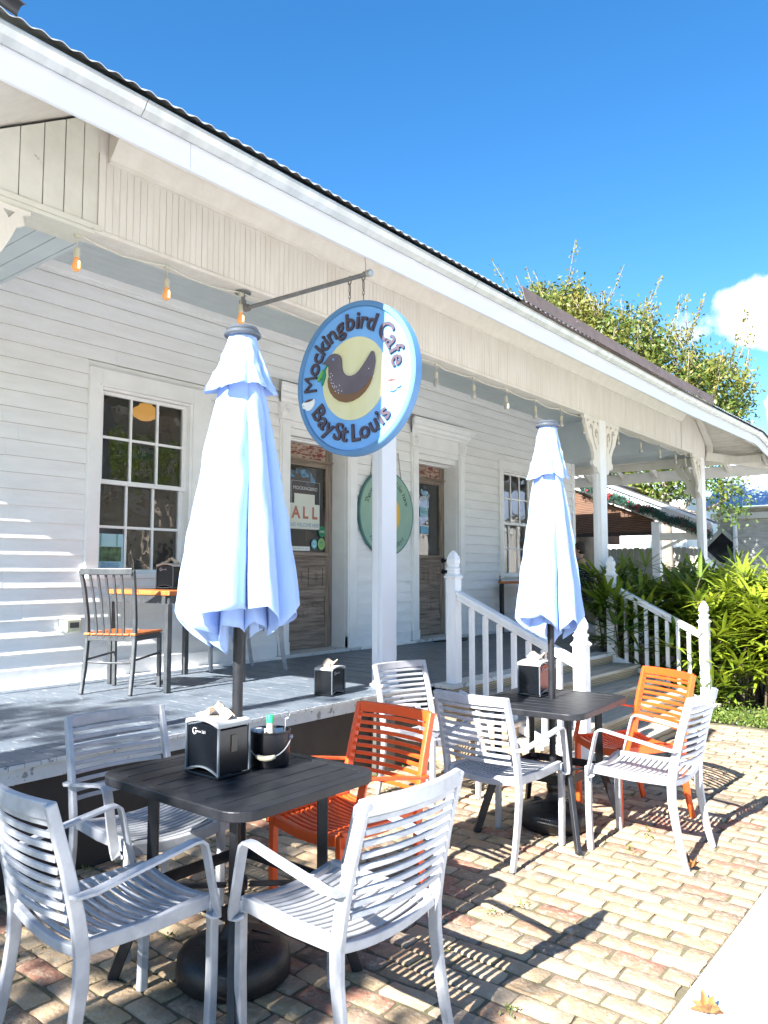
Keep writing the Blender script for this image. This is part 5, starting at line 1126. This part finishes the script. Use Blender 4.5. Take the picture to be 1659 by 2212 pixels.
for k in range(230):
    u = k/230; yy_ = y0 + .02 + u*2.55; zz = z0 + sl_*(yy_ - y0) - .215 - .03*math.sin(u*26)
    for _ in range(26):
        leafcard(M, V((rr.gauss(-.03, .04), yy_ + rr.gauss(0, .03), zz + rr.gauss(0, .045))), rv(rr), rv(rr), .07, .014, rr.random())
    if rr.random() < .10: c = V((rr.gauss(-.08, .02), yy_, zz + rr.gauss(0, .04))); reds.lathe([(.001, -.02), (.017, -.01), (.022, .0), (.017, .012), (.001, .02)], c, 8)
M.build('needles', garlandleaf, gd, recalc=False)
reds.build('berries', mat('red_berry', (.5, .03, .04), .4), gd)
for u in (.25, .48, .97):
    yy_ = y0 + .02 + (1 - u)*2.55; zz = z0 + sl_*(yy_ - y0) - .2; q = MB()
    for s_ in (-1, 1): q.sweep([(-.10, yy_, zz), (-.12, yy_ + s_*.05, zz + .04), (-.12, yy_ + s_*.09, zz), (-.11, yy_ + s_*.05, zz - .03), (-.10, yy_, zz)], .03, .004, (1, 0, 0)); q.sweep([(-.10, yy_, zz), (-.11, yy_ + s_*.03, zz - .10)], .025, .004, (1, 0, 0))
    q.build('bow', mat('red_ribbon', (.55, .04, .05), .5), gd)
fn = thing('picket_fence', 'tall weathered board fence behind the shed', 'fence', (19, 8, 0)); q = MB(); rr = random.Random(3); y = 5.7
while y < 16: w_ = .138; h_ = 2.05 + rr.uniform(-.015, .015); q.prism([(y, 0), (y + w_, 0), (y + w_, h_ - .03), (y + w_ - .03, h_), (y + .03, h_), (y, h_ - .03)], lambda a, b2: (0, a - 8, b2), lambda a, b2: (.02, a - 8, b2)); y += w_ + .008
q.build('boards', fencew, fn)
q = MB(); q.box(.021, .06, -2.3, 8, .4, .49); q.box(.021, .06, -2.3, 8, 1.6, 1.69); q.build('fence_rail', fencew, fn)
for yy_ in (5.62, 8.3, 11): q = MB(); q.box(-.02, .08, yy_ - 8 - .05, yy_ - 8 + .05, 0, 2.15); q.build('fence_post', fencew, fn)
make_tree('pale trunked tree standing behind the seated person', (16.6, 7.45, 0), 3.6, [((0, .3, 5.0), V((1.2, 1.2, .9))), ((.2, 1.4, 5.3), V((1.0, 1.0, .8)))], 3500, darkleaf, .10, 15, group='trees beyond the porch')
hs2 = thing('grey_house', 'grey board sided house with a pale blue metal roof at the far right', 'house', (22, 4, 0))
q = MB(); z = 0
while z < 3.12: q.prism([(0, 0)], lambda *a: (0,0,0), lambda *a: (0,0,0)) if False else q.add([(-.03, -9, z), (-.012, -9, z + .155), (-.012, 2.1, z + .155), (-.03, 2.1, z), (.02, -9, z), (.02, 2.1, z)], [(0, 1, 2, 3), (0, 3, 5, 4)]); z += .15
q.box(.02, 6, -9, 2.1, 0, 3.12); q.build('wall', housem, hs2, recalc=False)
q = MB(); q.box(-.12, -.02, -9.1, 2.25, 2.86, 3.02); q.box(-.3, -.0, -9.1, 2.3, 3.13, 3.16); q.build('eave_board', mat('weathered_white_board', (.55, .54, .52), .8), hs2)
q = MB(); q.add([(-.4, -9.2, 3.17), (-.4, 2.35, 3.17), (4.2, 2.35, 5.6), (4.2, -9.2, 5.6)], [(0, 3, 2, 1)])
y = -9.2
while y < 2.35: q.sweep([(-.4, y, 3.185), (4.2, y, 5.615)], .03, .03, (0, 1, 0)); y += .4
q.build('roof', metalroof, hs2)
q = MB(); dz_ = [(0, .62), (.62, 0), (0, -.62), (-.62, 0)]; cyd, czd = 5.98 - 4, 2.07; cyd = 2.02 - .0
DY, DZ2 = 5.98 - 4.0, 2.07
DY = 1.98
def dia(r0): return [(DY - 0 + a*r0, DZ2 + b2*r0) for a, b2 in ((0, 1), (1, 0), (0, -1), (-1, 0))]
q = MB(); n4 = 4
for i in range(4):
    a, b2 = dia(.60)[i], dia(.60)[(i+1) % 4]; c_, d_ = dia(.44)[i], dia(.44)[(i+1) % 4]; q.prism([a, b2, d_, c_], lambda p, z_: (-.04, p, z_), lambda p, z_: (-.09, p, z_))
q.build('diamond_window_frame', mat('grey_window_trim', (.36, .35, .32), .8), hs2)
q = MB(); q.prism(dia(.44), lambda p, z_: (-.045, p, z_), lambda p, z_: (-.05, p, z_)); q.build('diamond_window_pane', mat('dark_pane', (.012, .014, .018), .08), hs2)
q = MB(); q.tube([(-.42, 1.78, 3.10), (-.42, 1.78, 2.95), (-.25, 1.68, 2.85), (-.12, 1.63, 2.72), (-.12, 1.63, 0)], .06, 10); q.build('downpipe', mat('white_pipe', (.65, .66, .68), .5), hs2)
q = MB()
for zz in (1.95, 2.1, 2.35): q.tube([(-.12 + .066*math.cos(a), 1.63 + .066*math.sin(a), zz + .02*math.sin(2*a)) for a in [2*math.pi*k/16 for k in range(16)]], .012, 5, closed=True)
q.build('pipe_strap', galv, hs2)
q = MB()
for k in range(9): q.box(-.07, -.05, .02, .5, 1.55 + k*.12, 1.62 + k*.12)
q.box(-.07, -.03, -.02, .02, 1.5, 2.7); q.build('shutter', trim, hs2)
far = thing('white_house', 'pale sunlit house wall glimpsed over the fence', 'house', (27, 12, 0)); q = MB(); q.box(0, 5, -3.5, 12, 0, 4.2); q.build('wall', siding, far)
q = MB(); q.add([(-.4, -4, 4.2), (-.4, 12.5, 4.2), (3, 12.5, 6), (3, -4, 6)], [(0, 3, 2, 1)]); q.build('roof', metalroof, far)
# shrubs by the grey house
def shrub(label, c, rad, n, seed, tone):
    r_ = random.Random(seed); M = MB(); 
    for _ in range(n):
        d = rv(r_); p = V((d.x*rad[0], d.y*rad[1], d.z*rad[2]))*(r_.random()**.4); leafcard(M, p, rv(r_), rv(r_), .055, .025, min(1, max(0, tone + r_.gauss(0, .25))))
    t = thing('shrub', label, 'shrub', c, 0, 'shrubs in front of the grey house'); M.build('foliage', weedleaf, t, recalc=False)
    q = MB()
    for k in range(5): a = k*1.3; q.tube([(0, 0, -c[2]), (rad[0]*.3*math.cos(a), rad[1]*.3*math.sin(a), 0), (rad[0]*.6*math.cos(a), rad[1]*.6*math.sin(a), rad[2]*.6)], .012, 5)
    q.build('stem', bark, t)
shrub('loose pale green shrub at the right edge before the grey house', (17.5, 2.35, 1.0), (.7, .55, .8), 2600, 1, .6)
shrub('feathery yellow green shrub beside the downpipe', (17.0, 3.35, 1.15), (.55, .45, .65), 2200, 2, .85)
fl = thing('orange_flower', 'orange flower above the palms between the far columns', 'flower', (13.4, 4.6, 0)); q = MB(); q.tube([(0, 0, 0), (0, 0, 1.56)], .008, 5); q.build('stem', weedleaf, fl)
q = MB()
for k in range(10): a = k*.63; leafcard(q, V((.03*math.cos(a), .03*math.sin(a), 1.58)), V((math.cos(a), math.sin(a), .4)).normalized(), V((0, 0, 1)), .07, .035, None)
q.build('petals', mat('orange_petal', (.85, .35, .02), .5), fl)

# opposite side of the street, seen only in the window reflections
op = thing('opposite_house', 'beige rendered house with a shingle roof across the street', 'house', (15, -9, 0))
q = MB(); q.box(-6, 9, -6, 0, 0, 3.9); q.build('wall', beige, op)
q = MB(); q.add([(-6.6, .7, 3.8), (9.6, .7, 3.8), (9.6, -3, 6.0), (-6.6, -3, 6.0), (-6.6, -6.7, 3.8), (9.6, -6.7, 3.8)], [(0, 1, 2, 3), (3, 2, 5, 4)]); q.build('roof', shingle, op)
q = MB(); 
for xx in (-4, 0, 4): q.box(xx, xx + 1, .001, .04, 1, 2.6)
q.build('window', mat('dark_house_pane', (.03, .035, .04), .1), op)
make_tree('tree in front of the beige house across the street', (11.5, -6.5, 0), 3, [((0, 0, 5.2), V((1.5, 1.5, 1.3))), ((1.3, 0, 4.6), V((1.0, 1.0, .9)))], 3500, darkleaf, .15, 41)

# ------------------------------------------------------------------ seated person on the far deck
def skinned(name, verts, edges, radii, m, parent, sub=2, root=0):
    me = bpy.data.meshes.new(name); me.from_pydata(verts, edges, []); o = bpy.data.objects.new(name, me); COL.objects.link(o); o.parent = parent
    md = o.modifiers.new('skin', 'SKIN'); me.skin_vertices[0]  if me.skin_vertices else None
    sv = me.skin_vertices[0].data if me.skin_vertices else None
    for i, r_ in enumerate(radii): sv[i].radius = (r_, r_) if not isinstance(r_, tuple) else r_
    sv[root].use_root = True
    o.modifiers.new('sub', 'SUBSURF').levels = sub; o.modifiers['sub'].render_levels = sub; md.use_smooth_shade = True; me.materials.append(m); return o
pe = thing('person', 'person in dark patterned sweater and jeans sitting half turned away on the far deck', 'person', (11.12, 5.04, DZ), R(105 - 90))
# local: +y forward, z up, seat at .45
def ensure_skin(me):
    if not me.skin_vertices:
        o = bpy.data.objects.new('tmp', me); COL.objects.link(o); o.modifiers.new('s', 'SKIN'); 
        bm = bmesh.new(); bm.from_mesh(me); bm.verts.layers.skin.verify(); bm.to_mesh(me); bm.free(); bpy.data.objects.remove(o)
def body(name, verts, edges, radii, m, parent, root=0):
    me = bpy.data.meshes.new(name); me.from_pydata(verts, edges, [])
    bm = bmesh.new(); bm.from_mesh(me); lay = bm.verts.layers.skin.verify(); bm.verts.ensure_lookup_table()
    for i, v in enumerate(bm.verts):
        r_ = radii[i]; v[lay].radius = r_ if isinstance(r_, tuple) else (r_, r_); v[lay].use_root = (i == root)
    bm.to_mesh(me); bm.free(); me.materials.append(m)
    o = bpy.data.objects.new(name, me); COL.objects.link(o); o.parent = parent
    a = o.modifiers.new('skin', 'SKIN'); a.use_smooth_shade = True; b_ = o.modifiers.new('sub', 'SUBSURF'); b_.levels = 2; b_.render_levels = 2
    return o
vb = [(0, .0, .52), (0, -.02, .68), (0, -.01, .84), (0, .01, .96), (0, .03, 1.03), (0, .05, 1.09),   # pelvis..neck
      (-.17, .02, .95), (-.25, .05, .74), (-.18, .25, .66), (-.10, .33, .68),                         # left arm
      (.17, .02, .95), (.25, .05, .74), (.18, .25, .66), (.10, .33, .68),
      (-.10, .05, .50), (-.12, .42, .52), (-.12, .46, .10), (-.12, .50, .07), (-.12, .62, .05),
      (.10, .05, .50), (.12, .42, .52), (.12, .46, .10), (.12, .50, .07), (.12, .62, .05)]
eb = [(0,1),(1,2),(2,3),(3,4),(4,5),(3,6),(6,7),(7,8),(8,9),(3,10),(10,11),(11,12),(12,13),(0,14),(14,15),(15,16),(16,17),(17,18),(0,19),(19,20),(20,21),(21,22),(22,23)]
rb_ = [(.15, .12), (.14, .105), (.155, .11), (.13, .10), .06, .052, .06, .048, .038, .028, .06, .048, .038, .028, .085, .068, .045, .042, .035, .085, .068, .045, .042, .035]
body('body', vb, eb, rb_, skin, pe)
q = MB(); q.lathe([(.002, -.125), (.045, -.115), (.062, -.07), (.074, -.01), (.078, .04), (.070, .085), (.045, .115), (.002, .125)], (0, .075, 1.21), 20); hd = q.build('head', skin, pe, smooth=True)
q = MB(); q.prism([(-.012, 1.17), (.012, 1.17), (.006, 1.215), (-.006, 1.215)], lambda a, b2: (a, .145, b2), lambda a, b2: (a*.5, .172, b2)); q.lathe([(.001, -.012), (.022, -.004), (.02, .012), (.001, .02)], (-.078, .07, 1.20), 8); q.lathe([(.001, -.012), (.022, -.004), (.02, .012), (.001, .02)], (.078, .07, 1.20), 8); q.build('face_features', skin, hd, smooth=True)
q = MB(); 
for sx in (-1, 1): q.lathe([(.001, -.008), (.008, -.003), (.008, .003), (.001, .008)], (sx*.028, .142, 1.222), 8)
q.build('eye', mat('dark_eye', (.02, .015, .01), .3), hd); q = MB(); q.box(-.022, .022, .140, .146, 1.135, 1.143); q.build('mouth', mat('lip', (.4, .15, .13), .5), hd)
q = MB(); q.lathe([(.060, -.06), (.082, -.02), (.088, .04), (.080, .09), (.052, .128), (.002, .138)], (0, .055, 1.215), 20); q.build('hair', hairm, pe, smooth=True)
body('sweater', [(0, .0, .58), (0, -.02, .70), (0, -.01, .84), (0, .01, .96), (0, .03, 1.02), (-.17, .02, .95), (-.25, .05, .74), (-.19, .22, .67), (.17, .02, .95), (.25, .05, .74), (.19, .22, .67)],
     [(0,1),(1,2),(2,3),(3,4),(3,5),(5,6),(6,7),(3,8),(8,9),(9,10)], [(.165, .135), (.165, .13), (.175, .13), (.15, .12), .07, .078, .064, .05, .078, .064, .05], sweater, pe)
body('jeans', [(0, .0, .50), (-.10, .06, .50), (-.12, .42, .52), (-.12, .46, .12), (.10, .06, .50), (.12, .42, .52), (.12, .46, .12)], [(0,1),(1,2),(2,3),(0,4),(4,5),(5,6)], [(.165, .12), .098, .080, .062, .098, .080, .062], denim, pe)
for sx in (-1, 1): body('shoe', [(sx*.12, .44, .055), (sx*.12, .54, .045), (sx*.12, .68, .04)], [(0, 1), (1, 2)], [.052, .05, .04], shoe, pe)
for sx in (-1, 1):
    hp_ = (sx*.10, .33, .68); vs = [hp_, (sx*.08, .39, .69)]; es = [(0, 1)]; rs = [.026, (.034, .016)]
    for k in range(4): b0 = len(vs); x_ = sx*(.055 + .018*k); L_ = (.06, .072, .068, .055)[k]; vs += [(x_, .42, .69), (x_, .42 + L_*.55, .685), (x_, .42 + L_, .665)]; es += [(1, b0), (b0, b0+1), (b0+1, b0+2)]; rs += [.010, .009, .008]
    b0 = len(vs); vs += [(sx*.05, .375, .685), (sx*.03, .41, .68)]; es += [(0, b0), (b0, b0+1)]; rs += [.011, .009]
    body('hand', vs, es, rs, skin, pe)

# pieces that do not touch become parts of their own
def split_loose(o):
    bm = bmesh.new(); bm.from_mesh(o.data); seen = set(); isl = []
    bm.verts.ensure_lookup_table()
    for v in bm.verts:
        if v.index in seen: continue
        st_ = [v]; seen.add(v.index); grp = []
        while st_:
            w = st_.pop(); grp.append(w.index)
            for e in w.link_edges:
                x_ = e.other_vert(w)
                if x_.index not in seen: seen.add(x_.index); st_.append(x_)
        isl.append(set(grp))
    bm.free()
    if len(isl) < 2: return
    me = o.data; vs_ = [v.co.copy() for v in me.vertices]; fs_ = [tuple(p.vertices) for p in me.polygons]
    for k, g_ in enumerate(isl):
        mp = {a: i for i, a in enumerate(sorted(g_))}; m2 = bpy.data.meshes.new(o.name.split('.')[0])
        m2.from_pydata([vs_[a] for a in sorted(g_)], [], [tuple(mp[a] for a in f) for f in fs_ if f[0] in g_]); m2.materials.append(me.materials[0])
        if k == 0: first = m2; continue
        c = o.copy(); c.data = m2; COL.objects.link(c); c.parent = o.parent
    o.data = first
for o in list(COL.objects):
    if o.type == 'MESH' and o.name.split('.')[0] in ('deck_skirt', 'end_fascia', 'deck_pier', 'base_moulding', 'skirting_board', 'rafter_tail', 'fascia', 'gutter', 'end_beam', 'hip_trim', 'skirt_screw', 'rusty_flashing', 'brown_beam', 'fence_rail'): split_loose(o)
